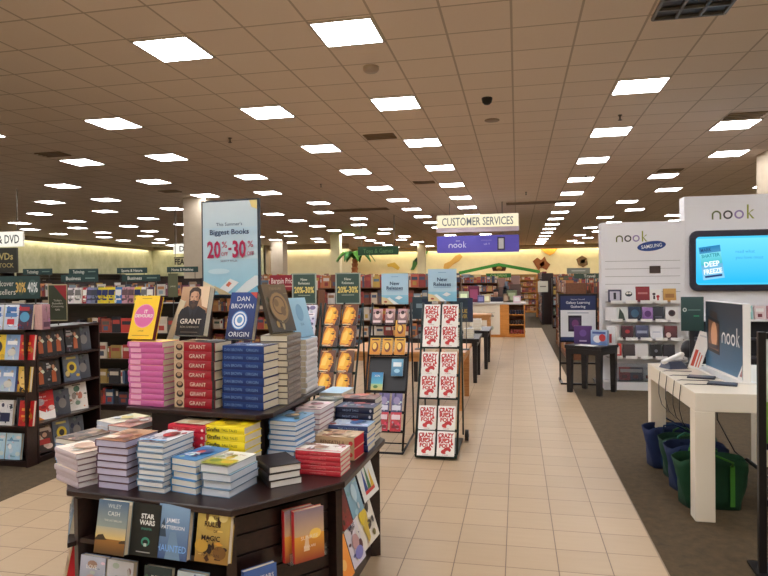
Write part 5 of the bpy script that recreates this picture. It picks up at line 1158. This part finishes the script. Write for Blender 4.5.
# standing sign behind it
tS = thing('floor_sign', 'black floor stand with navy and white ereader poster behind the small table', 'sign', (.98, 10.75, 0))
for sx in (-.29,.29): MB().box((sx-.012,-.012,0),(sx+.012,.012,1.46),(26,24,28),'metal').build('post', tS)
for b_ in (((-.30,-.26,0),(-.26,.30,.03)),((.26,-.26,0),(.30,.30,.03)),((-.30,-.30,0),(.30,-.26,.03))): MB().box(b_[0],b_[1],(26,24,28),'metal').build('base_bar', tS)
for z_ in (.66,1.43,.30): MB().box((-.28,-.012,z_),(.28,.012,z_+.03),(26,24,28),'metal').build('crossbar', tS)
mb = MB().box((-.278,-.006,.69),(.278,.006,1.43),(220,222,228),'card'); paint(mb, facing((-.278,-.007,.69)), .556, .74, [('bg',(216,220,226),(226,228,232)),('rect',0,.68,1,1,(34,48,96)),('rect',0,0,1,.08,(40,54,100)),TX('Express Yourself',.5,.92,.03,.5,(206,212,226)),TX('Galaxy Learning',.5,.85,.055,.8,(226,230,238),.01),TX('Gathering',.5,.76,.055,.55,(226,230,238),.01),('rect',.2,.61,.8,.625,(110,120,150)),('poly',[(.22,.2),(.22,.56),(.6,.56),(.6,.2)],(30,28,44)),('rect',.26,.25,.56,.51,(60,44,80)),('disc',.42,.38,.1,.09,(110,60,110))]); mb.build('poster_sheet', tS)
# ------------------------------------------------------------------ information desk
DY = 18.9
td = thing('service_desk', 'wood and white information desk at the end of the tiled aisle', 'service desk', (-1.15, DY, 0))
def dx(p, y=DY): return aty(p, 320, y).x + 1.15
xa, xb, xc, xd = dx(440), dx(500), dx(509), dx(525)
soften(MB().box((xa,-.04,.98),(xd+.03,1.0,1.03),(206,200,196),'laminate').build('countertop', td), .006)
MB().box((xa,0,.08),(xb,.06,.98),(226,216,196),'laminate').build('front_panel', td)
MB().box((xb,-.01,.08),(xc,.06,.98),(0,0,0),'honey').build('corner_panel', td)
MB().box((xc,.36,.08),(xd,.40,.98),(90,60,36),'brown').build('back_panel', td)
MB().box((xd-.03,-.01,.08),(xd,.96,.98),(0,0,0),'honey').build('side_panel', td)
MB().box((xa+.03,.92,.08),(xd-.03,.96,.90),(0,0,0),'honey').build('rear_panel', td)
MB().box((xa,.02,0),(xd,.98,.08),(0,0,0),'honey').build('plinth', td)
for z in (.08,.36,.66): MB().box((xc,-.005,z),(xd-.03,.36,z+.025),(0,0,0),'honey').build('shelf', td)
mb = MB(); paint(mb, facing((xa,-.001,.08)), xb-xa, .9, [('rect',.62,.72,.92,.735,(190,190,176)),('rect',.66,.66,.88,.675,(190,190,176)),('disc',.86,.22,.035,.07,(170,180,160)),('rect',.78,.60,.90,.63,(50,50,44))]); mb.build('panel_print', td)
for k, (z, col, nm) in enumerate([(.686,(40,44,60),'dark'),(.386,(60,46,40),'brown'),(.106,(150,70,60),'red')]):
    for i in range(5):
        o = MB().lathe([(0,0),(.035,0),(.04,.02),(.04,.11),(.034,.12),(.034,.02),(0,.02)],col,'plastic',12).tube([(.04,0,.03),(.065,0,.045),(.065,0,.08),(.04,0,.10)],.006,col,'plastic').build('mug', loc=(-1.15+xc+.07+.085*i, DY+.08, z))
        tag(o, '%s mug, %s from the left on the %s shelf of the information desk' % (nm, ORD[i], ['upper','middle','lower'][k]), 'mug', 'mugs on the information desk shelves')
def desk_item(name, cat, lab, p, y, w, d, h, col, art=None, z=1.0303):
    x = aty(p, 303, y).x
    o = thing(name, lab, cat, (x, y, z)); MB().bbox((-w/2,-d/2,0),(w/2,d/2,h),.01,col,'plastic').build('body', o)
    mb = MB(); paint(mb, facing((-w/2,-d/2-.001,0)), w, h, art or [('rect',.15,.2,.85,.8,tuple(min(255,int(v*1.3)+20) for v in col))]); mb.build('printed_front', o)
for nm, cat, lab, p, y, w, h, col in [('flower_box','decoration','pale green box at the left end of the information desk',464,19.2,.3,.34,(170,180,150)),('display_box','display box','purple and red display box on the information desk',474,19.3,.34,.50,(110,44,70)),
   ('display_box','display box','white framed display box on the information desk',486,19.2,.26,.24,(206,190,150)),('display_box','display box','green plant patterned box on the information desk right end',512,19.2,.3,.36,(110,120,90)),('display_box','display box','small pinkish white box on the right corner of the information desk',517,19.0,.22,.2,(226,196,206)),('display_box','display box','brown box right of the person at the information desk',507,19.2,.22,.26,(120,100,80)),('display_box','display box','blue box left of the person at the information desk',481,19.1,.2,.22,(90,90,130))]:
    desk_item(nm, cat, lab, p, y, w, .14, h, col)
mon = thing('monitor', 'black computer monitor on the information desk right of the person', 'monitor', (aty(508,300,19.5).x, 19.5, 1.0303), .3)
soften(MB().box((-.16,-.02,.14),(.16,.02,.38),(24,24,28),'plastic').build('screen', mon), .006); MB().box((-.03,0,.01),(.03,.03,.2),(24,24,28),'plastic').build('neck', mon); MB().box((-.12,-.08,0),(.12,.08,.012),(24,24,28),'plastic').build('foot', mon)
# seated clerk behind the desk
def skin_figure(name, verts, edges, radii, col, mat, parent=None, sub=2):
    me = bpy.data.meshes.new(name); me.from_pydata(verts, edges, [])
    o = bpy.data.objects.new(name, me); COL.objects.link(o); o.modifiers.new('skin','SKIN')
    for i, r in enumerate(radii):
        sv_ = me.skin_vertices[0].data[i]; sv_.radius = (r[0], r[1]) if isinstance(r, tuple) else (r, r)
    me.skin_vertices[0].data[0].use_root = True
    md = o.modifiers.new('sub','SUBSURF'); md.levels = sub; md.render_levels = sub
    ca = None
    mt = MATS[mat].copy(); nt_ = mt.node_tree
    for l in list(nt_.links):
        if l.to_node.type == 'BSDF_PRINCIPLED' and l.to_socket.name == 'Base Color': nt_.links.remove(l)
    nt_.nodes['Principled BSDF'].inputs['Base Color'].default_value = lin(col)
    me.materials.append(mt)
    if parent is not None: o.parent = parent
    return o
px_, py_ = aty(496, 300, 20.25).x, 20.25
pr = thing('person', 'person in a dark top with dark hair seated behind the information desk', 'person', (px_, py_, 0))
V = [(0,.05,.60),(0,.04,.80),(0,.02,.98),(0,.0,1.10),(0,-.01,1.18),(0,-.03,1.26),(0,-.04,1.36),
     (.17,.0,1.08),(.24,-.08,.92),(.20,-.30,.96),(.18,-.38,.97),(-.17,.0,1.08),(-.24,-.08,.92),(-.20,-.30,.97),(-.18,-.38,.98),
     (.10,.03,.58),(.13,-.38,.58),(.13,-.40,.12),(.13,-.50,.05),(-.10,.03,.58),(-.13,-.38,.58),(-.13,-.40,.12),(-.13,-.50,.05)]
Ed = [(0,1),(1,2),(2,3),(3,4),(4,5),(5,6),(3,7),(7,8),(8,9),(9,10),(3,11),(11,12),(12,13),(13,14),(0,15),(15,16),(16,17),(17,18),(0,19),(19,20),(20,21),(21,22)]
Rd = [(.13,.09),(.12,.085),(.13,.09),(.085,.07),.052,(.082,.095),(.078,.09),.055,.048,.036,.034,.06,.048,.036,.034,.09,.07,.05,.045,.09,.07,.05,.045]
body = skin_figure('body', V, Ed, Rd, (196,150,124), 'skin', pr)
tp = [i for i in range(0,5)] + [7,8,9,11,12,13]
SHR = {0: (.165,.125), 1: (.155,.12), 2: (.18,.13), 3: (.15,.12), 4: (.066,.066), 7: .085, 11: .085}
mp_ = {v: i for i, v in enumerate(tp)}
skin_figure('shirt', [V[i] for i in tp], [(mp_[a], mp_[b]) for a, b in Ed if a in mp_ and b in mp_], [((r[0]+.014, r[1]+.014) if isinstance(r, tuple) else r+.012) for r in (SHR.get(i, Rd[i]) for i in tp)], (46,46,58), 'fabric', pr)
lg = [0,15,16,17,19,20,21]; ml = {v: i for i, v in enumerate(lg)}
skin_figure('trousers', [V[i] for i in lg], [(ml[a], ml[b]) for a, b in Ed if a in ml and b in ml], [((r[0]+.016, r[1]+.016) if isinstance(r, tuple) else r+.014) for r in (Rd[i] for i in lg)], (40,42,56), 'fabric', pr)
MB().ball((0,-.005,1.372),.09,.10,.062,(34,24,20),'fabric',14,10).ball((0,.045,1.28),.088,.06,.15,(34,24,20),'fabric',12,8).build('hair', pr)
mb = MB()
for sx in (-1,1): mb.ball((sx*.03,-.122,1.325),.011,.008,.008,(30,24,24),'skin',8,6)
mb.ball((0,-.136,1.30),.012,.018,.02,(190,140,116),'skin',8,6); mb.ball((0,-.126,1.262),.024,.008,.007,(150,80,76),'skin',8,6); mb.build('face_features', pr)
for s in (-1,1):   # hands: palm with five separate fingers resting on the desk edge
    mb = MB(); hx, hy, hz = s*.18, -.40, .98
    mb.ball((hx,hy-.03,hz),.036,.05,.016,(196,150,124),'skin',10,6)
    for k in range(4): mb.tube([(hx-.027+.018*k,hy-.06,hz),(hx-.027+.018*k,hy-.095-.006*(k in (1,2)),hz+.004),(hx-.027+.018*k,hy-.12-.008*(k in (1,2)),hz-.012)],.0075,(196,150,124),'skin',6)
    mb.tube([(hx-s*.03,hy-.015,hz),(hx-s*.055,hy-.045,hz),(hx-s*.05,hy-.075,hz-.005)],.0085,(196,150,124),'skin',6); mb.build('hand', pr)
st = thing('stool', 'stool under the clerk behind the information desk', 'stool', (px_, py_+.05, 0))
MB().lathe([(0,.44),(.17,.44),(.18,.46),(.18,.48),(0,.49)],(40,40,44),'plastic').build('seat', st); MB().cyl((0,0,.02),(0,0,.44),.03,(60,60,62),'metal').build('pole', st); MB().lathe([(.22,0),(.22,.015),(.04,.03),(0,.03)],(50,50,52),'metal').build('base', st)
# ------------------------------------------------------------------ hanging signs
def hang(t, xs, z0, y=0.0):
    for x in xs: MB().cyl((x,y,z0),(x,y,ZC-t.location.z),.012,(120,110,100),'metal',8).build('hanger', t)
HY = 19.3
a, b2 = aty(437,229,HY), aty(519,226,HY); w = b2.x-a.x; zb = aty(478,232,HY).z; h = aty(478,214.5,HY).z-zb
tc_ = thing('hanging_sign', 'long backlit white customer services sign over the aisle end', 'sign', ((a.x+b2.x)/2, HY, zb))
MB().box((-w/2,-.10,0),(w/2,.10,h*.26),(196,180,190),'plastic').box((-w/2,-.08,h*.26),(w/2,.10,h),(226,214,190),'plastic').build('housing', tc_)
mb = MB(); paint(mb, facing((-w/2+.02,-.082,h*.27)), w-.04, h*.72, [('bg',(255,240,200),(255,244,212)),TX('CUSTOMER SERVICES',.5,.47,.62,.88,(110,112,116),.01)], mat='backlit', lift=.002); mb.build('lit_face', tc_)
hang(tc_, (-w*.34,w*.30), h)
z1 = aty(478,252.5,HY).z; h1 = aty(478,235.5,HY).z-z1
tp_ = thing('hanging_sign', 'violet ereader banner hanging under the customer services sign', 'sign', ((a.x+b2.x)/2, HY, z1))
MB().box((-w/2,-.03,0),(w/2,.03,h1),(96,84,190),'plastic').build('panel', tp_)
mb = MB(); Mb = facing((-w/2,-.031,0)); paint(mb, Mb, w, h1, [('bg',(92,82,186),(96,88,196)),TX('new',.26,.72,.10,.1,(226,226,240)),TX('samsung galaxy',.61,.72,.07,.2,(170,160,220)),TX('tab 4',.61,.5,.12,.12,(190,184,230)),('rect',.74,.12,.83,.88,(50,44,60)),('rect',.755,.2,.815,.8,(190,190,186))], lift=.001)
nook(mb, Mb @ T((0,0,.004)), w*.26, h1*.42, .17, [(226,226,240)]*4); mb.build('printed_face', tp_)
for x in (-w*.34,w*.30): MB().cyl((x,0,h1),(x,0,zb-z1+.02),.01,(150,140,120),'metal',8).build('hanger', tp_)
def hsign(name, label, x0, x1, yt, yb, Y, bg, art, mat='card', th=.05):
    a = aty(x0,yb,Y); b2 = aty(x1,yb,Y); c = aty((x0+x1)/2,yt,Y); zb = aty((x0+x1)/2,yb,Y).z; w = b2.x-a.x; h = c.z-zb
    t = thing(name, label, 'sign', ((a.x+b2.x)/2, Y, zb)); MB().box((-w/2,0,0),(w/2,th,h),bg,'plastic').build('panel', t)
    mb = MB(); paint(mb, facing((-w/2,-.001,0)), w, h, art, mat=mat, lift=.001); mb.build('printed_face' if mat == 'card' else 'lit_face', t); return t, w, h
t, w, h = hsign('hanging_sign','dark green toys and games sign hanging above the far shelves',358,398.5,246.5,255,22,(40,74,44),[('bg',(38,72,44),(44,80,48)),TX('Toys & Games',.5,.5,.5,.74,(96,136,84),.01)]); hang(t, (-w*.4,w*.4), h)
t, w, h = hsign('hanging_sign','backlit white music sign cut by the left edge',-28,23,232,247,13.2,(226,220,206),[('bg',(250,246,232),(255,250,236)),TX('MUSIC & DVD',.5,.5,.55,.86,(66,66,66),.012)],'backlit'); hang(t, (-w*.4,w*.4), h)
t, w, h = hsign('hanging_sign','dark board with golden letters below the music sign',-22,17,248,273,13.2,(46,44,36),[('bg',(48,46,38),(54,52,42)),TX('DVDs',.66,.66,.26,.6,(196,176,110),.02),TX('IN STOCK',.62,.30,.17,.72,(186,166,104),.01)]); hang(t, (-w*.45,), h)
t, w, h = hsign('hanging_sign','backlit white DVD sign half hidden by the beige column',173.5,204,243.5,253.5,17.6,(226,220,206),[('bg',(255,252,240),(255,252,240)),TX('DVD',.44,.5,.55,.6,(60,60,60),.012)],'backlit'); hang(t, (-w*.4,), h)
t, w, h = hsign('hanging_sign','board reading featured below the white DVD sign',174,204,258,265,17.6,(206,200,160),[('bg',(190,186,140),(196,190,146)),TX('FEATURED',.5,.5,.8,.95,(40,36,30),.03)]); MB().box((-w/2,0,h),(w/2,.02,h+.03),(60,56,40),'plastic').build('rail', t); hang(t, (-w*.45,), h)
t, w, h = hsign('shelf_sign','red bargain priced sign left of the green rack signs',270,298,275,290,11.2,(140,30,44),[('bg',(136,28,42),(150,34,48)),TX('Bargain Priced',.5,.62,.36,.9,(236,214,206),.01),('rect',.1,.2,.9,.28,(206,150,140))])
MB().cyl((0,.02,-(t.location.z-1.55)),(0,.02,.02),.015,(60,40,40),'metal').build('post', t)
# ------------------------------------------------------------------ brown cases in the middle distance
bookcase('brown case under the red bargain sign', -5.1, 11.4, 0, 2.8, .4, 1.55, (.1,.45,.8,1.15,1.552), 'brown', top=False)
WARM = [tuple(int(v*.78+.22*m) for v, m in zip(c, (110,86,66))) for c in [(196,120,60),(214,160,90),(170,70,50),(226,206,180),(120,60,44),(206,90,60),(236,226,206),(150,110,80),(90,70,70),(60,70,100),(190,150,60),(140,40,44)]]
for z in (.1,.45,.8,1.15,1.552): fill(T((-5.1,11.4,0)), -1.36, 1.36, z, hmax=.25, pal=PAL+WARM)
midrows = [(-3.1,13.6,3.4,1.72),(-4.5,16.5,4.6,1.75),(-4.0,20.6,4.4,1.8),(-6.0,24.6,5.5,1.85),(-9.2,22.0,3.2,1.85),(-3.0,27.0,4.4,1.75),(-9.6,27.2,6.0,1.9)]
for i, (x, y, w, h) in enumerate(midrows):
    zs = [.1+ (h-.25)/4*k for k in range(5)]
    bookcase('brown bookcase in the middle distance, %s one behind the leaning racks' % ORD[i], x, y, 0, w, .4, h, zs, 'brown', top=False)
    for z in zs: fill(T((x,y,0)), -w/2+.04, w/2-.04, z, hmax=(h-.25)/4*.82, face=.45, pal=WARM+PAL[:10])
# childrens area behind the desk
kid = [(-3.2,33.0,4.6,1.9),(.6,33.5,2.6,1.9),(-8.5,34.0,5.0,1.9),(3.6,38.0,4.0,2.0)]
for i, (x, y, w, h) in enumerate(kid):
    zs = [.1+(h-.3)/5*k for k in range(6)]
    bookcase('honey coloured case in the childrens area, %s from the arch' % ORD[i], x, y, 0, w, .4, h, zs, 'honey', top=False)
    for z in zs: fill(T((x,y,0)), -w/2+.04, w/2-.04, z, hmax=.27, face=.6, pal=WARM)
ar = thing('entry_arch', 'green gabled arch over the childrens area behind the desk', 'arch', (-.85, 29.5, 0))
def ax(p): return aty(p,268,29.5).x + .85
def az(p, y): return aty(p,y,29.5).z
xl, xm, xr = ax(459), ax(499), ax(540); zl, zm = az(500,272.5), az(499,264.5)
for x0_, x1_, nm in ((xl,xm,0),(xm,xr,1)):
    za, zb_ = (zl,zm) if nm == 0 else (zm,zl)
    mb = MB(); pts = [(x0_,za-.07),(x1_,zb_-.07),(x1_,zb_+.07),(x0_,za+.07)]
    mb.prism(pts, -.08, .08, (70,150,60), 'paint', RX(PI/2)); mb.build('gable_beam', ar)
MB().box((xl,-.05,zl-.22),(xr,.05,zl-.10),(150,110,50),'paint').build('crossbeam', ar)
mb = MB().box((ax(486),-.07,zl-.24),(ax(511),-.02,zl-.04),(50,110,50),'paint'); mb.text(facing((0,-.075,zl-.14)), 'CHILDRENS', (ax(486)+ax(511))/2, 0, .10, (190,206,120), 'card', maxw=1.0); mb.build('name_board', ar)
MB().prism([(xm-.28,zm-.30),(xm+.28,zm-.30),(xm+.36,zm-.06),(xm,zm+.02),(xm-.36,zm-.06)], -.12,-.08,(120,70,44),'paint',RX(PI/2)).ball((xm,-.0,zm-.18),.14,.16,.10,(200,150,70),'paint').build('crest', ar)
for x in (xl+.1,xr-.1): MB().box((x-.09,-.09,0),(x+.09,.09,zl-.1),(150,110,60),'honey').build('post', ar)
# toys hanging around the arch and props
r8 = random.Random(8)
for i in range(12):
    p = 462+4.9*i + r8.uniform(-1,1); yb = r8.uniform(281,290); Y = 29.0
    q = aty(p, yb, Y); s = r8.uniform(.12,.26); c = r8.choice([(186,140,140),(200,176,120),(150,116,104),(130,140,150),(176,96,70),(206,196,176),(90,104,80),(140,84,70)])
    t = thing('toy_box', '%s coloured toy display from the left under the green arch' % ORD[i], 'toy display', (q.x, Y, 0), group='toy displays under the arch')
    MB().bbox((-s,-.1,.0),(s,.1,q.z),.01,tuple(int(v*.7) for v in c),'plastic').build('stand', t); MB().bbox((-s*.8,-.08,q.z),(s*.8,.08,q.z+s*1.6),.02,c,'plastic').build('carton', t)
# wall cut-outs on the yellow wall: plain abstract shapes
def cutout(label, p, y, parts):
    Y = YB-1.66; q = aty(p, y, Y); t = thing('wall_decoration', label, 'wall decoration', (q.x, Y, q.z), group='painted cut-outs on the yellow wall')
    for pts, c in parts: MB().prism([(x_*.62, y_*.62) for x_, y_ in pts], -.05, .03, c, 'paint', RX(PI/2)).build('panel', t)
cutout('green leaping shape on the yellow wall', 419, 262, [([(-1.0,-.9),(-.6,-.9),(-.2,-.2),(.3,-.5),(.8,-.4),(.8,-.15),(.35,-.1),(.5,.4),(1.1,1.2),(.9,1.3),(.2,.6),(-.3,.5),(-.7,.1),(-.8,-.5)],(80,130,70)),([(-.5,.0),(-.1,.1),(.0,.45),(-.4,.4)],(60,90,110))])
cutout('tan slanted shape on the yellow wall left of the green leaping one', 393, 265, [([(-.7,.1),(.2,.3),(.8,-.3),(.6,-.6),(-.1,-.2),(-.6,-.2)],(226,190,80))])
cutout('tan bone-like shape on the yellow wall beside the violet banner', 453, 262, [([(-1.1,-.7),(-.7,-.9),(.0,-.3),(.7,.1),(1.1,.6),(.8,.9),(.3,.7),(-.3,.1),(-1.0,-.2)],(226,180,90))])
cutout('brown leafy shape on the yellow wall right of the arch', 541, 262, [([(-.9,.1),(-.4,.5),(.0,.2),(.4,.6),(.6,.1),(1.0,-.3),(.6,-.9),(.0,-.6),(-.3,-.9),(-.6,-.4)],(150,90,44)),([(-.2,-.2),(.3,.1),(.4,-.4),(.0,-.5)],(206,110,50))])
cutout('orange triangular patch at the top of the yellow wall', 548, 253, [([(-.9,.6),(1.1,.6),(.7,.0),(.2,-.3),(-.3,.0)],(226,166,60))])
cutout('small dark and white shape on the yellow wall above the right shelves', 582, 261, [([(-.6,.2),(.0,.6),(.5,.3),(.6,-.4),(.1,-.7),(-.4,-.4)],(130,100,60)),([(-.2,.1),(.3,.2),(.3,-.2),(-.1,-.3)],(236,226,190))])
# palm tree
tpz = thing('palm_tree', 'decorative palm tree with brown trunk before the yellow wall', 'palm tree', (aty(352,265,29).x, 29.0, 0))
mb = MB(); 
for k in range(14):
    z = .2*k; mb.lathe([(.20-.006*k,z),(.24-.006*k,z+.17),(.18-.006*k,z+.2)],(170,100,50),'paint',10,c=(.012*k,0))
mb.build('trunk', tpz)
for k in range(9):
    a = 2*PI*k/9+.2; mb = MB(); vs = []; fs = []; n = 8; L = .95
    for i in range(n+1):
        f = i/n; r = L*f; z = 2.85+.42*math.sin(f*2.6)-.35*f*f; wd = .24*math.sin(PI*min(1,f*.9+.1))+.01
        c_ = Vector((.17+r*math.cos(a), r*math.sin(a), z)); sd = Vector((-math.sin(a), math.cos(a), 0))*wd
        vs += [c_-sd+Vector((0,0,-.08)), c_, c_+sd+Vector((0,0,-.08)), c_-Vector((0,0,.02))]
    for i in range(n):
        o_ = 4*i; fs += [(o_,o_+1,o_+5,o_+4),(o_+1,o_+2,o_+6,o_+5),(o_+2,o_+3,o_+7,o_+6),(o_+3,o_,o_+4,o_+7)]
    mb.add(vs, fs, (96,160,50) if k % 2 else (60,120,44), 'foliage', smooth=True); mb.build('frond', tpz)
# ------------------------------------------------------------------ right side of the aisle
for i, (x, y, rz, w, h, wood, n) in enumerate([(1.0,15.4,-PI/2,3.4,1.62,'brown',5),(.92,27.5,-PI/2,6.0,1.95,'espresso',6),(2.4,18.2,0,2.4,1.6,'brown',5),(3.4,14.6,0,3.6,1.6,'brown',5),(3.2,22.5,0,4.0,1.75,'espresso',5)]):
    zs = [.1+(h-.30)/(n-1)*k for k in range(n)]
    bookcase(['tan bookcase with its shelves open to the aisle, nearest on the right','tall dark bookcase far along the right of the aisle','brown bookcase behind the navy poster stand','brown bookcase hidden behind the ereader wall','dark bookcase far behind the ereader wall'][i], x, y, rz, w, .42, h, zs, wood, top=False)
    for z in zs: fill(T((x,y,0)) @ RZ(rz), -w/2+.04, w/2-.04, z, hmax=(h-.3)/(n-1)*.8, face=.3, pal=(WARM if wood == 'brown' else PAL))
t, w, h = hsign('category_sign','grey category sign high over the right shelves',567,590,268,273.5,18.0,(120,124,110),[('bg',(126,130,116),(132,136,122)),('rect',.2,.4,.8,.6,(186,186,170))]); MB().cyl((0,.03,-(t.location.z-1.7)),(0,.03,.02),.012,(60,60,60),'metal').build('post', t)
t, w, h = hsign('category_sign','dark green category sign left of the ereader wall',574,599,273.5,278.5,16.8,(54,70,56),[('bg',(54,70,56),(60,76,60)),TX('Travel',.62,.5,.6,.5,(216,214,200),.01)]); MB().cyl((0,.03,-(t.location.z-.4)),(0,.03,.02),.012,(60,60,60),'metal').build('post', t)
t, w, h = hsign('end_cap_sign','white sign on the tall dark case far along the aisle',538,548,281,292,24.3,(206,200,180),[('bg',(206,202,184),(216,210,190)),('rect',.2,.45,.8,.55,(120,110,100))]); MB().box((-.04,.051,-t.location.z),(.04,.07,.02),(40,34,34),'plastic').build('post', t)
def wallrow(label, x, y, rz, w, h, wood, pal):
    zs = [.1+(h-.3)/5*k for k in range(6)]
    bookcase(label, x, y, rz, w, .35, h, zs, wood, top=True)
    for z in zs[:-1]: fill(T((x,y,0)) @ RZ(rz), -w/2+.04, w/2-.04, z, hmax=.27, face=.3, pal=pal)
wallrow('long dark wall bookcase under the green wall, nearer half', XL+.42, 18, PI/2, 14, 2.3, 'espresso', PAL)
wallrow('long dark wall bookcase under the green wall, farther half', XL+.42, 29.5, PI/2, 8, 2.3, 'espresso', PAL)
wallrow('long honey wall bookcase under the yellow wall', -4.0, YB-2.05, 0, 18, 2.0, 'honey', WARM)
wallrow('dark wall bookcase under the green end wall', -19.4, 36.55, 0, 7.4, 2.2, 'espresso', PAL)
o = FARB.build('distant_books'); o['kind'] = 'stuff'; o['label'] = 'rows of small books on all the distant bookcases'
# ------------------------------------------------------------------ world and view
w = bpy.data.worlds.new('World'); SC.world = w; w.use_nodes = True
w.node_tree.nodes['Background'].inputs['Color'].default_value = (1.0, 0.88, 0.74, 1); w.node_tree.nodes['Background'].inputs['Strength'].default_value = 0.02
SC.view_settings.view_transform = 'Standard'; SC.view_settings.look = 'None'; SC.view_settings.gamma = 1.0
SC.view_settings.use_curve_mapping = False; SC.view_settings.exposure = EXPO
SC.cycles.use_denoising = True; SC.cycles.max_bounces = 8; SC.cycles.diffuse_bounces = 5; SC.cycles.sample_clamp_indirect = 6
